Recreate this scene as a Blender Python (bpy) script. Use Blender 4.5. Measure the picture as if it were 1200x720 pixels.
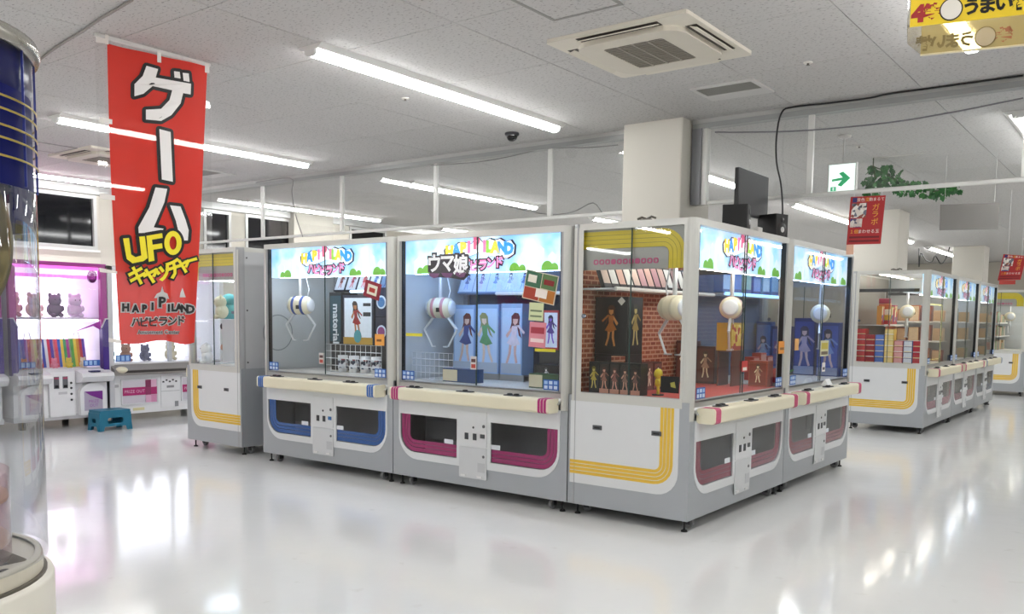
import bpy, bmesh, math, random
from mathutils import Vector, Matrix
from mathutils.geometry import tessellate_polygon
random.seed(7)
for o in list(bpy.data.objects): bpy.data.objects.remove(o)
SC = bpy.context.scene
COL = SC.collection
# ------------------------------------------------------------------ camera, world, exposure
CAM = Vector((2.3818, -5.0007, 1.3651)); YAW, PITCH, ROLL = 0.6489, -0.0848, 0.0125
FPX, PPY = 1016.27, 458.62
_f = Vector((-math.sin(YAW)*math.cos(PITCH), math.cos(YAW)*math.cos(PITCH), math.sin(PITCH)))
_r = Vector((math.cos(YAW), math.sin(YAW), 0)); _u = _r.cross(_f)
_r, _u = _r*math.cos(ROLL)+_u*math.sin(ROLL), -_r*math.sin(ROLL)+_u*math.cos(ROLL)
cd = bpy.data.cameras.new('camera'); cam = bpy.data.objects.new('camera', cd); COL.objects.link(cam)
cd.sensor_width = 36; cd.lens = 36*FPX/1200; cd.shift_y = (PPY-360)/1200; cd.clip_start = .02; cd.clip_end = 200
m3 = Matrix((_r, _u, -_f)).transposed(); cam.matrix_world = Matrix.Translation(CAM) @ m3.to_4x4()
SC.camera = cam
w_ = bpy.data.worlds.new('night'); SC.world = w_; w_.use_nodes = True
w_.node_tree.nodes['Background'].inputs[0].default_value = (.012, .014, .022, 1)
w_.node_tree.nodes['Background'].inputs[1].default_value = 1
SC.view_settings.view_transform = 'Standard'; SC.view_settings.look = 'None'
SC.view_settings.gamma = 1; SC.view_settings.use_curve_mapping = False
SC.view_settings.exposure = 0.0
try:
    SC.cycles.transparent_max_bounces = 40; SC.cycles.max_bounces = 10; SC.cycles.diffuse_bounces = 6
except Exception: pass
TUBE = 37.0          # radiance of the ceiling batten diffusers
INNER = 19.0          # LED bars inside the cabinets
HEAD = 1.0           # backlit cabinet headers
H = 3.04             # ceiling height
# ------------------------------------------------------------------ pixel -> ray helpers
def ray(x, y): return _f + _r*((x-600)/FPX) - _u*((y-PPY)/FPX)
def onz(x, y, z): d = ray(x, y); return CAM + d*((z-CAM.z)/d.z)
def onx(x, y, X): d = ray(x, y); return CAM + d*((X-CAM.x)/d.x)
def ony(x, y, Y): d = ray(x, y); return CAM + d*((Y-CAM.y)/d.y)
# ------------------------------------------------------------------ materials
MATS = {}
def lin(h):
    h = h.lstrip('#'); c = [int(h[i:i+2], 16)/255 for i in (0, 2, 4)]
    return tuple(v/12.92 if v <= .04045 else ((v+.055)/1.055)**2.4 for v in c)+(1,)
def M(hexc, rough=.5, metal=0, emit=0, vary=.04, scale=9, spec=.5, bump=0, bscale=60, key=None):
    k = key or (hexc, rough, metal, emit, vary, scale, spec, bump, bscale)
    if k in MATS: return MATS[k]
    m = bpy.data.materials.new('mat_%d' % len(MATS)); m.use_nodes = True; MATS[k] = m
    nt = m.node_tree; b = nt.nodes['Principled BSDF']; c = lin(hexc)
    b.inputs['Roughness'].default_value = rough; b.inputs['Metallic'].default_value = metal
    b.inputs['Specular IOR Level'].default_value = spec
    if emit:
        b.inputs['Base Color'].default_value = c
        b.inputs['Emission Color'].default_value = c; b.inputs['Emission Strength'].default_value = emit
        return m
    tc = nt.nodes.new('ShaderNodeTexCoord'); n = nt.nodes.new('ShaderNodeTexNoise'); n.inputs['Scale'].default_value = scale
    n.inputs['Detail'].default_value = 3
    mx = nt.nodes.new('ShaderNodeMix'); mx.data_type = 'RGBA'
    mx.inputs['A'].default_value = tuple(v*(1-vary) for v in c[:3])+(1,)
    mx.inputs['B'].default_value = tuple(min(1, v*(1+vary)) for v in c[:3])+(1,)
    nt.links.new(tc.outputs['Object'], n.inputs['Vector']); nt.links.new(n.outputs['Fac'], mx.inputs['Factor'])
    nt.links.new(mx.outputs['Result'], b.inputs['Base Color'])
    if bump:
        n2 = nt.nodes.new('ShaderNodeTexNoise'); n2.inputs['Scale'].default_value = bscale
        bp = nt.nodes.new('ShaderNodeBump'); bp.inputs['Strength'].default_value = bump; bp.inputs['Distance'].default_value = .01
        nt.links.new(tc.outputs['Object'], n2.inputs['Vector']); nt.links.new(n2.outputs['Fac'], bp.inputs['Height'])
        nt.links.new(bp.outputs['Normal'], b.inputs['Normal'])
    return m
def glass(key, tint=(1, 1, 1), refl=.08, grey=0.0, greyc=(.5, .5, .5), rough=.02):
    if key in MATS: return MATS[key]
    m = bpy.data.materials.new(key); m.use_nodes = True; MATS[key] = m; nt = m.node_tree; nt.nodes.clear()
    out = nt.nodes.new('ShaderNodeOutputMaterial'); t = nt.nodes.new('ShaderNodeBsdfTransparent'); g = nt.nodes.new('ShaderNodeBsdfGlossy')
    t.inputs[0].default_value = tuple(tint)+(1,); g.inputs['Roughness'].default_value = rough
    lw = nt.nodes.new('ShaderNodeLayerWeight'); lw.inputs['Blend'].default_value = .5
    pw = nt.nodes.new('ShaderNodeMath'); pw.operation = 'POWER'; pw.inputs[1].default_value = 4
    ma = nt.nodes.new('ShaderNodeMath'); ma.operation = 'MULTIPLY_ADD'; ma.inputs[1].default_value = .9; ma.inputs[2].default_value = refl
    nt.links.new(lw.outputs['Facing'], pw.inputs[0]); nt.links.new(pw.outputs[0], ma.inputs[0])
    mx = nt.nodes.new('ShaderNodeMixShader'); nt.links.new(ma.outputs[0], mx.inputs[0])
    last = t
    if grey:
        d = nt.nodes.new('ShaderNodeBsdfDiffuse'); d.inputs[0].default_value = tuple(greyc)+(1,)
        m2 = nt.nodes.new('ShaderNodeMixShader'); m2.inputs[0].default_value = grey
        nt.links.new(t.outputs[0], m2.inputs[1]); nt.links.new(d.outputs[0], m2.inputs[2]); last = m2
    nt.links.new(last.outputs[0], mx.inputs[1]); nt.links.new(g.outputs[0], mx.inputs[2])
    nt.links.new(mx.outputs[0], out.inputs[0]); return m
GLASS = glass('clear_glass', (.95, .97, .965), .08)
BARRIER = glass('barrier_glass', (.93, .945, .945), .08, .03, (.8, .8, .8))
ACRYL = glass('clear_acrylic', (.93, .94, .95), .09, .04, (.8, .82, .85))
SMOKED = glass('smoked_acrylic', (.94, .94, .955), .015, .0, (.5, .5, .54))
def wavemat():   # polished vinyl floor
    m = bpy.data.materials.new('polished_floor'); m.use_nodes = True; nt = m.node_tree; b = nt.nodes['Principled BSDF']
    tc = nt.nodes.new('ShaderNodeTexCoord')
    n = nt.nodes.new('ShaderNodeTexNoise'); n.inputs['Scale'].default_value = .9; n.inputs['Detail'].default_value = 5
    cr = nt.nodes.new('ShaderNodeValToRGB')
    cr.color_ramp.elements[0].color = lin('dcdddd'); cr.color_ramp.elements[1].color = lin('e7e8e7')
    nt.links.new(tc.outputs['Object'], n.inputs['Vector']); nt.links.new(n.outputs['Fac'], cr.inputs['Fac'])
    # fine scuffs
    sc = nt.nodes.new('ShaderNodeTexNoise'); sc.inputs['Scale'].default_value = 7; sc.inputs['Detail'].default_value = 8
    mr = nt.nodes.new('ShaderNodeMapRange'); mr.inputs['From Min'].default_value = .66; mr.inputs['From Max'].default_value = .78
    mr.inputs['To Max'].default_value = .3
    nt.links.new(tc.outputs['Object'], sc.inputs['Vector']); nt.links.new(sc.outputs['Fac'], mr.inputs['Value'])
    mx = nt.nodes.new('ShaderNodeMix'); mx.data_type = 'RGBA'; mx.inputs['B'].default_value = lin('b4b0a6')
    nt.links.new(mr.outputs['Result'], mx.inputs['Factor']); nt.links.new(cr.outputs['Color'], mx.inputs['A'])
    nt.links.new(mx.outputs['Result'], b.inputs['Base Color'])
    n3 = nt.nodes.new('ShaderNodeTexNoise'); n3.inputs['Scale'].default_value = 1.6; n3.inputs['Detail'].default_value = 2
    r3 = nt.nodes.new('ShaderNodeMapRange'); r3.inputs['To Min'].default_value = .05; r3.inputs['To Max'].default_value = .15
    nt.links.new(tc.outputs['Object'], n3.inputs['Vector']); nt.links.new(n3.outputs['Fac'], r3.inputs['Value'])
    nt.links.new(r3.outputs['Result'], b.inputs['Roughness'])
    n4 = nt.nodes.new('ShaderNodeTexNoise'); n4.inputs['Scale'].default_value = 5; n4.inputs['Detail'].default_value = 2
    bp = nt.nodes.new('ShaderNodeBump'); bp.inputs['Strength'].default_value = .05; bp.inputs['Distance'].default_value = .02
    nt.links.new(tc.outputs['Object'], n4.inputs['Vector']); nt.links.new(n4.outputs['Fac'], bp.inputs['Height'])
    nt.links.new(bp.outputs['Normal'], b.inputs['Normal']); b.inputs['Specular IOR Level'].default_value = .75
    return m
def tilemat():   # pitted acoustic board
    m = bpy.data.materials.new('acoustic_board'); m.use_nodes = True; nt = m.node_tree; b = nt.nodes['Principled BSDF']
    tc = nt.nodes.new('ShaderNodeTexCoord'); v = nt.nodes.new('ShaderNodeTexNoise'); v.inputs['Scale'].default_value = 42
    v.inputs['Detail'].default_value = 1
    mp = nt.nodes.new('ShaderNodeMapping'); mp.inputs['Scale'].default_value = (1, 1.9, 1)
    nt.links.new(tc.outputs['Object'], mp.inputs['Vector']); nt.links.new(mp.outputs['Vector'], v.inputs['Vector'])
    cr = nt.nodes.new('ShaderNodeValToRGB'); cr.color_ramp.elements[0].position = .30; cr.color_ramp.elements[1].position = .40
    cr.color_ramp.elements[0].color = lin('979593'); cr.color_ramp.elements[1].color = lin('c3c1bf')
    nt.links.new(v.outputs['Fac'], cr.inputs['Fac']); nt.links.new(cr.outputs['Color'], b.inputs['Base Color'])
    bp = nt.nodes.new('ShaderNodeBump'); bp.inputs['Strength'].default_value = .35; bp.inputs['Distance'].default_value = .004
    nt.links.new(cr.outputs['Color'], bp.inputs['Height']); nt.links.new(bp.outputs['Normal'], b.inputs['Normal'])
    b.inputs['Roughness'].default_value = .95; return m
def brickmat():
    m = bpy.data.materials.new('brick_print'); m.use_nodes = True; nt = m.node_tree; b = nt.nodes['Principled BSDF']
    tc = nt.nodes.new('ShaderNodeTexCoord'); mp = nt.nodes.new('ShaderNodeMapping'); mp.inputs['Rotation'].default_value = (math.pi/2, 0, 0)
    br = nt.nodes.new('ShaderNodeTexBrick'); br.inputs['Scale'].default_value = 1; br.inputs['Brick Width'].default_value = .085
    br.inputs['Row Height'].default_value = .034; br.inputs['Mortar Size'].default_value = .006
    br.inputs['Color1'].default_value = lin('8e3f26'); br.inputs['Color2'].default_value = lin('b0623f'); br.inputs['Mortar'].default_value = lin('d3a283')
    nt.links.new(tc.outputs['Object'], mp.inputs['Vector']); nt.links.new(mp.outputs['Vector'], br.inputs['Vector'])
    nt.links.new(br.outputs['Color'], b.inputs['Base Color']); b.inputs['Roughness'].default_value = .6; return m
def printmat(key, cols, scale=8, rough=.4, emit=0):   # busy multi-colour printed card
    if key in MATS: return MATS[key]
    m = bpy.data.materials.new(key); MATS[key] = m; m.use_nodes = True; nt = m.node_tree; b = nt.nodes['Principled BSDF']
    tc = nt.nodes.new('ShaderNodeTexCoord'); v = nt.nodes.new('ShaderNodeTexVoronoi'); v.inputs['Scale'].default_value = scale
    sp = nt.nodes.new('ShaderNodeSeparateColor'); cr = nt.nodes.new('ShaderNodeValToRGB'); cr.color_ramp.interpolation = 'CONSTANT'
    e = cr.color_ramp.elements
    while len(e) < len(cols): e.new(.5)
    for i, c in enumerate(cols): e[i].position = i/len(cols); e[i].color = lin(c)
    nt.links.new(tc.outputs['Object'], v.inputs['Vector']); nt.links.new(v.outputs['Color'], sp.inputs[0])
    nt.links.new(sp.outputs[0], cr.inputs['Fac']); nt.links.new(cr.outputs['Color'], b.inputs['Base Color'])
    if emit:
        nt.links.new(cr.outputs['Color'], b.inputs['Emission Color']); b.inputs['Emission Strength'].default_value = emit
    b.inputs['Roughness'].default_value = rough; return m
# ------------------------------------------------------------------ mesh builder
class MB:
    def __init__(s): s.v = []; s.f = []
    def add(s, vs, fs):
        n = len(s.v); s.v += [tuple(p) for p in vs]; s.f += [tuple(i+n for i in q) for q in fs]; return s
    def box(s, x0, x1, y0, y1, z0, z1, skip=''):
        v = [(x, y, z) for z in (z0, z1) for y in (y0, y1) for x in (x0, x1)]
        fs = {'b': (0, 2, 3, 1), 't': (4, 5, 7, 6), 'f': (0, 1, 5, 4), 'k': (2, 6, 7, 3), 'l': (0, 4, 6, 2), 'r': (1, 3, 7, 5)}
        return s.add(v, [q for k, q in fs.items() if k not in skip])
    def rbox(s, x0, x1, y0, y1, z0, z1, r=.01, seg=3, axis='x'):   # box rounded along one axis
        A = {'x': (y0, y1, z0, z1, x0, x1), 'y': (x0, x1, z0, z1, y0, y1), 'z': (x0, x1, y0, y1, z0, z1)}[axis]
        return s.prism(rrect(A[0], A[1], A[2], A[3], r, seg), A[4], A[5], axis)
    def prism(s, poly, a, b, axis='y', holes=()):
        def P(u, w, t): return {'x': (t, u, w), 'y': (u, t, w), 'z': (u, w, t)}[axis]
        loops = [list(poly)]+[list(h) for h in holes]; flat = [p for l in loops for p in l]; n = len(flat)
        if holes or len(poly) > 4:
            tris = tessellate_polygon([[Vector((p[0], p[1], 0)) for p in l] for l in loops])
        else: tris = [tuple(range(n))]
        vs = [P(p[0], p[1], a) for p in flat]+[P(p[0], p[1], b) for p in flat]
        fs = [tuple(t) for t in tris]+[tuple(i+n for i in reversed(t)) for t in tris]; k = 0
        for l in loops:
            m = len(l)
            for i in range(m): j = (i+1) % m; fs.append((k+i, k+j, k+j+n, k+i+n))
            k += m
        return s.add(vs, fs)
    def flat(s, poly, t, axis='y', holes=()):
        def P(u, w): return {'x': (t, u, w), 'y': (u, t, w), 'z': (u, w, t)}[axis]
        loops = [list(poly)]+[list(h) for h in holes]; flat = [p for l in loops for p in l]
        tris = tessellate_polygon([[Vector((p[0], p[1], 0)) for p in l] for l in loops])
        return s.add([P(*p) for p in flat], [tuple(t) for t in tris])
    def quad(s, a, b, c, d): return s.add([a, b, c, d], [(0, 1, 2, 3)])
    def tube(s, pts, r, seg=8, caps=True):
        pts = [Vector(p) for p in pts]; rings = []
        rr = r if isinstance(r, (list, tuple)) else [r]*len(pts); up0 = None
        for i, p in enumerate(pts):
            d = (pts[min(i+1, len(pts)-1)]-pts[max(i-1, 0)])
            d = d.normalized() if d.length > 1e-9 else Vector((0, 0, 1))
            if up0 is None: up0 = Vector((0, 0, 1)) if abs(d.z) < .9 else Vector((1, 0, 0))
            a = d.cross(up0); a = a.normalized() if a.length > 1e-6 else d.orthogonal().normalized()
            b = a.cross(d).normalized(); up0 = b
            rings.append([p+(a*math.cos(2*math.pi*k/seg)+b*math.sin(2*math.pi*k/seg))*rr[i] for k in range(seg)])
        vs = [q for R in rings for q in R]; fs = []
        for i in range(len(pts)-1):
            for k in range(seg): j = (k+1) % seg; fs.append((i*seg+k, i*seg+j, (i+1)*seg+j, (i+1)*seg+k))
        if caps: fs += [tuple(range(seg))[::-1], tuple(range((len(pts)-1)*seg, len(pts)*seg))]
        return s.add(vs, fs)
    def lathe(s, prof, c=(0, 0, 0), axis='z', seg=20, a0=0, a1=None):
        full = a1 is None; a1 = 2*math.pi if full else a1; vs = []; n = len(prof); m = seg if full else seg+1
        for k in range(m):
            t = a0+(a1-a0)*k/seg
            for r, h in prof:
                x, y = r*math.cos(t), r*math.sin(t)
                q = {'z': (x, y, h), 'x': (h, x, y), 'y': (x, h, y)}[axis]; vs.append((q[0]+c[0], q[1]+c[1], q[2]+c[2]))
        fs = []
        for k in range(seg):
            k2 = (k+1) % m
            for i in range(n-1): fs.append((k*n+i, k2*n+i, k2*n+i+1, k*n+i+1))
        return s.add(vs, fs)
    def ball(s, c, r, seg=12, rings=7, sc=(1, 1, 1)):
        pr = [(max(1e-4, math.sin(math.pi*i/rings))*r, -math.cos(math.pi*i/rings)*r) for i in range(rings+1)]
        t = MB().lathe(pr, seg=seg); return s.add([(c[0]+v[0]*sc[0], c[1]+v[1]*sc[1], c[2]+v[2]*sc[2]) for v in t.v], t.f)
    def xf(s, m): s.v = [tuple(m @ Vector(p)) for p in s.v]; return s
    def mesh(s, mat, smooth=False):
        me = bpy.data.meshes.new('m'); me.from_pydata(s.v, [], s.f); me.update()
        bm = bmesh.new(); bm.from_mesh(me); bmesh.ops.recalc_face_normals(bm, faces=bm.faces); bm.to_mesh(me); bm.free()
        me.materials.append(mat)
        if smooth: me.polygons.foreach_set('use_smooth', [True]*len(me.polygons))
        return me
    def build(s, name, mat, parent=None, smooth=False): return ob(name, s.mesh(mat, smooth), parent)
def ob(name, me, parent=None):
    me.name = name; o = bpy.data.objects.new(name, me); COL.objects.link(o); o.parent = parent; return o
def rrect(x0, x1, y0, y1, r, seg=4, corners='abcd'):   # a bl, b br, c tr, d tl
    out = []
    for k, (cx, cy, a) in {'a': (x0, y0, 180), 'b': (x1, y0, 270), 'c': (x1, y1, 0), 'd': (x0, y1, 90)}.items():
        if k in corners and r > 0:
            ox = cx+r if cx == x0 else cx-r; oy = cy+r if cy == y0 else cy-r
            for i in range(seg+1):
                t = math.radians(a+90*i/seg); out.append((ox+r*math.cos(t), oy+r*math.sin(t)))
        else: out.append((cx, cy))
    return out
def ell(cx, cy, rx, ry, n=16): return [(cx+rx*math.cos(2*math.pi*i/n), cy+ry*math.sin(2*math.pi*i/n)) for i in range(n)]
def lband(cx, cz, r0, r1, sx, sz, xend, zend, seg=6):
    o = [(cx+sx*r1, zend)]; i_ = []
    for k in range(seg+1):
        t = math.pi/2*k/seg; o.append((cx+sx*r1*math.cos(t), cz+sz*r1*math.sin(t))); i_.append((cx+sx*r0*math.cos(t), cz+sz*r0*math.sin(t)))
    return o+[(xend, cz+sz*r1), (xend, cz+sz*r0)]+i_[::-1]+[(cx+sx*r0, zend)]
def thing(name, label, cat, loc=(0, 0, 0), rz=0, group=None, rot=None):
    o = bpy.data.objects.new(name, None); COL.objects.link(o); o.empty_display_size = .1
    o.location = loc; o.rotation_euler = rot or (0, 0, rz); return tag(o, label, cat, group)
def tag(o, label, cat, group=None):
    o['label'] = label; o['category'] = cat
    if group: o['group'] = group
    return o
def struct(o, label=None):
    o['kind'] = 'structure'
    if label: o['label'] = label
    return o
_TX = {}
def glyphs(s, size=1.0, off=0.0, sx=1.0):   # centred text outline: (verts2d, faces)
    k = (s, size, off, sx)
    if k in _TX: return _TX[k]
    cu = bpy.data.curves.new('t', 'FONT'); cu.body = s; cu.size = size; cu.offset = off; cu.align_x = 'CENTER'; cu.align_y = 'CENTER'
    cu.resolution_u = 2; o = bpy.data.objects.new('t', cu)
    me = bpy.data.meshes.new_from_object(o)
    vs = [(v.co.x*sx, v.co.y) for v in me.vertices]; fs = [tuple(p.vertices) for p in me.polygons]
    if vs:   # true centring
        cx = (min(v[0] for v in vs)+max(v[0] for v in vs))/2; cy = (min(v[1] for v in vs)+max(v[1] for v in vs))/2
        if off == 0: _TX[('c', s, size, sx)] = (cx, cy)
        c0 = _TX.get(('c', s, size, sx), (cx, cy)); vs = [(v[0]-c0[0], v[1]-c0[1]) for v in vs]
    bpy.data.objects.remove(o); bpy.data.curves.remove(cu); bpy.data.meshes.remove(me)
    _TX[k] = (vs, fs); return _TX[k]
def text_on(mb, s, size, fn, off=0.0, rot=0.0, cx=0, cy=0, sx=1.0):   # fn maps sign (u,v) -> 3d
    if off: glyphs(s, size, 0, sx)
    vs, fs = glyphs(s, size, off, sx); c, t = math.cos(rot), math.sin(rot)
    mb.add([fn(cx+x*c-y*t, cy+x*t+y*c) for x, y in vs], fs); return mb
# ------------------------------------------------------------------ the room
XL, XR, YF, YB = -9.3, 8.0, -17.0, 22.0
WALLM = M('b7b2a7', .8, vary=.02, scale=3); COLM = M('d3cfc5', .75, vary=.02, scale=2)
WHITE = M('e6e6e4', .45, vary=.015); ALU = M('b9bab8', .38, .35, vary=.03); ALUL = M('d3d3cf', .35, .2, vary=.02); DARK = M('17171a', .4)
FLOORM = wavemat(); TILEM = tilemat()
struct(MB().box(XL, XR, YF, YB, -.1, 0).build('floor', FLOORM), 'glossy pale grey polished vinyl floor')
ceil = struct(MB().box(XL, XR, YF, YB, H+.006, H+.1).build('ceiling', TILEM), 'white pitted acoustic board ceiling')
TX0, TY0, TXS, TYS = .848, .79, .92, .965
tme = MB().box(-TXS/2+.0025, TXS/2-.0025, -TYS/2+.0025, TYS/2-.0025, 0, .0061).mesh(TILEM)
nt_ = 0
for j in range(-5, 13):
    for i in range(-12, 4):
        x, y = TX0+(i-.5)*TXS, TY0+(j+.5)*TYS
        if x-TXS/2 < XL or nt_ >= 290: continue
        o = ob('ceiling_tile', tme, ceil); o.location = (x, y, H); nt_ += 1
struct(MB().box(XR, XR+.1, YF, YB, 0, H).build('wall_right', WALLM), 'plain off-white wall')
struct(MB().box(XL, XR, YF-.1, YF, 0, H).build('wall_front', WALLM), 'plain off-white wall')
struct(MB().box(XL, XR, YB, YB+.1, 0, H).build('wall_back', WALLM), 'plain off-white far wall')
# left wall with a band of night-dark windows
SILL = onx(80, 292, XL).z; WTOP = onx(80, 226, XL).z
SILL = 2.2; WTOP = 2.93
wins = []
for a, b in ((10, 113), (152, 200), (238, 270), (287, 343), (409, 452)):
    wins.append((onx(a, 260, XL).y, onx(b, 260, XL).y))
wins += [(7.9, 9.2), (9.45, 10.9), (12.2, 13.6), (13.8, 15.2)]
wins = [(-6.6, -5.2), (-4.9, -3.5), (-2.2, -.6)]+wins
holes = [[(a, SILL), (b, SILL), (b, WTOP), (a, WTOP)] for a, b in wins]
struct(MB().prism([(YF, 0), (YB, 0), (YB, H), (YF, H)], XL-.1, XL, 'x', holes).build('wall_left', WALLM), 'off-white wall with high dark windows')
NIGHT = M('05060a', .06, vary=.2)
for k, (a, b) in enumerate(wins):
    r = struct(MB().prism([(a, SILL), (b, SILL), (b, WTOP), (a, WTOP)], XL-.06, XL+.02, 'x',
        [[(a+.045, SILL+.05), (b-.045, SILL+.05), (b-.045, WTOP-.045), (a+.045, WTOP-.045)]]).build('window_%d' % (k+1), ALU), 'aluminium framed window dark with night')
    MB().box(XL-.03, XL-.024, a+.04, b-.04, SILL+.04, WTOP-.04).build('pane', NIGHT, r)
    MB().box(XL-.01, XL+.05, a-.02, b+.02, SILL-.03, SILL).build('sill', ALUL, r)
struct(MB().box(XL, XL+.06, YF, YB, WTOP+.01, H).build('trim_1', ALU), 'grey curtain rail trim above windows')
pa, pb = onx(352, 280, XL+.3).y, onx(398, 280, XL+.3).y
struct(MB().box(XL, XL+.14, pa, pb, 0, H).build('trim_2', M('aaa69c', .8, vary=.02, scale=2)), 'off-white wall pilaster between windows')
# columns
c0, c1 = onz(731, 147, H), onz(800, 137, H)
COLX0, COLX1, COLY = c0.x, c1.x, (c0.y+c1.y)/2
def column(n, x0, x1, y0, y1, lab):
    o = struct(MB().rbox(x0, x1, y0, y1, 0, H, .012, 2, 'z').build('column_%d' % n, COLM), lab)
column(1, COLX0, COLX1, COLY, COLY+.56, 'square off-white column rising behind the corner machine')
a, b = onz(1003, 250, H), onz(1055, 245, H); column(2, a.x, b.x, b.y, b.y+.6, 'square off-white column behind the second island')
a, b = onz(1116, 289, H), onz(1154, 288, H); column(3, a.x, b.x, b.y, b.y+.65, 'far square off-white column')
# ------------------------------------------------------------------ glass smoke barrier along y = YBAR
YBAR = onz(1000, 117, H).y; ZB = 2.325
def barrier(name, label, x0, x1, stiles, zb, cat='glass barrier'):
    t = thing(name, label, cat, (x0, YBAR, zb)); L = x1-x0
    MB().box(0, L, -.045, .045, H-zb-.075, H-zb).build('ceiling_rail', M('9c9d9c', .4, .3), t)
    MB().box(0, L, -.052, -.045, H-zb-.035, H-zb).build('rail_lip', M('b4b4b2', .4, .3), t)
    MB().rbox(0, L, -.012, .012, -.012, .02, .008, 2, 'x').build('bottom_bar', ALUL, t)
    xs = [0]+[s-x0 for s in stiles]+[L]
    for a, b in zip(xs[:-1], xs[1:]): MB().quad((a, 0, .02), (b, 0, .02), (b, 0, H-zb-.075), (a, 0, H-zb-.075)).build('glass_pane', BARRIER, t)
    for s in xs[1:-1]: MB().box(s-.022, s+.022, -.016, .016, .02, H-zb-.075).build('stile', ALUL, t)
    return t
sl = sorted(ony(x, y, YBAR).x for x, y in ((308, 250), (401, 240), (511, 230), (645, 210)))
sl = [sl[0]-1.45]+sl
bl = barrier('smoke_barrier', 'long clear glass smoke barrier above the blue and magenta machines', XL+.06, COLX0, sl, 2.315)
sr = ony(950, 180, YBAR).x
br_ = barrier('smoke_barrier', 'clear glass smoke barrier right of the column, red poster hanging from it', COLX1+.012, XR, [sr, sr+1.47, sr+2.94], 2.345)
MB().box(0, .085, -.05, .05, -.01, H-2.345-.075).build('end_post', M('85868a', .4, .3), br_)
MB().box(.085, .13, -.03, .03, -.01, H-2.345-.075).build('post_flange', ALUL, br_)
# ------------------------------------------------------------------ batten lights
LX0 = onz(365, 52, H).x-.02; LXS = 3.318; LY0 = onz(365, 52, H).y; LYS = 4.31; LLEN = 2.72
TUBEM = M('fbfbfa', .4, emit=TUBE); HOUS = M('e9e8e4', .4, vary=.01)
hme = MB().prism([(-.115, 0), (.115, 0), (.075, -.028), (-.075, -.028)], 0, LLEN, 'y').mesh(HOUS)
tme2 = MB().prism([(-.046, -.028), (-.043, -.048), (-.022, -.062), (.022, -.062), (.043, -.048), (.046, -.028)], .02, LLEN-.02, 'y').mesh(TUBEM)
cme = MB().prism([(-.049, -.027), (-.046, -.05), (-.024, -.066), (.024, -.066), (.046, -.05), (.049, -.027)], 0, .02, 'y').mesh(WHITE)
LLAB = {(0, 0): 'lit batten light on the ceiling beside the large air conditioner', (-1, 0): 'lit batten light on the ceiling running behind the red banner',
 (-2, 0): 'farthest left lit batten light, just above the wall windows', (-1, 1): 'lit batten light seen through the glass barrier left of the column',
 (-2, 1): 'lit batten light seen through the glass barrier above the blue striped machine', (1, 1): 'lit batten light cut off at the right edge of the photo',
 (0, 2): 'lit batten light seen between the monitor and the red poster', (0, 1): 'lit batten light just right of the column, behind the black monitor',
 (1, 0): 'lit batten light whose glowing end shows under the yellow prize sign', (0, 3): 'small far batten light beside the second column', (0, 4): 'faraway batten light between the second and third columns'}
for i in range(-2, 3):
    for j in range(-3, 5):
        
        if (i, j) in ((2, 3), (2, 4), (2, 2), (2, 1), (-2, 4), (-2, 3)) and False: continue
        lab = LLAB.get((i, j), 'lit batten light in the %s row, %s' % (['window wall', 'banner', 'air conditioner', 'yellow sign', 'far right'][i+2], ['third behind the camera', 'second behind the camera', 'first behind the camera', 'first before the barrier', 'first beyond the barrier', 'second beyond the barrier', 'third beyond the barrier', 'deepest in the hall'][j+3]))
        t = thing('ceiling_light', lab, 'ceiling light', ((LX0+i*LXS, LY0+j*LYS, H) if (i, j) != (1, 0) else (onz(1140, 60, H-.05).x, onz(1140, 60, H-.05).y-LLEN, H)), 0, 'batten lights on the ceiling')
        ob('housing', hme, t); ob('diffuser', tme2, t); ob('end_cap', cme, t)
        e = ob('end_cap', cme, t); e.location = (0, LLEN-.02, 0)
# ------------------------------------------------------------------ ceiling cassette, vents, hatch, dome camera
ACW = M('dcd6c8', .5, vary=.02); ACG = M('8d877c', .6); SLOT = M('3d362f', .6)
def cassette(loc, lab):
    t = thing('air_conditioner', lab, 'air conditioner', loc); h = .465
    MB().prism(rrect(-h, h, -h, h, .02, 2), -.022, 0, 'z').build('panel', ACW, t)
    MB().prism(rrect(-.355, .355, -.355, .355, .13, 5), -.05, -.022, 'z', [rrect(-.2, .2, -.235, .235, .02, 2)]).build('inlet_frame', M('d4cdbf', .5), t)
    g = MB().box(-.2, .2, -.235, .235, -.046, -.03).build('intake_grille', ACG, t)
    for k in range(3): x = -.1+.1*k; MB().box(x-.006, x+.006, -.235, .235, -.051, -.046).build('grille_bar', M('a39c90', .6), g)
    for k in range(16): y = -.22+.0293*k; MB().box(-.2, .2, y-.003, y+.003, -.049, -.046).build('grille_slat', M('7a746a', .6), g)
    for k in range(4):
        R_ = Matrix.Rotation(k*math.pi/2, 4, 'Z')
        s = MB().box(-.27, .27, .362, .432, -.0235, -.018).xf(R_).build('air_slot', SLOT, t)
        MB().prism([(.385, -.026), (.43, -.04), (.432, -.036), (.387, -.022)], -.26, .26, 'x').xf(R_).build('louver', ACW, s)
a = [onz(*q, H) for q in ((636.5, 45), (801.5, 8), (881, 61), (735, 90))]
ac = sum(a, Vector())/4; cassette((ac.x, ac.y, H), 'large square ceiling cassette air conditioner with brown grille')
b = onz(112, 184, H); cassette((b.x+.15, b.y+.1, H), 'ceiling cassette air conditioner half hidden behind the red banner')
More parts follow.
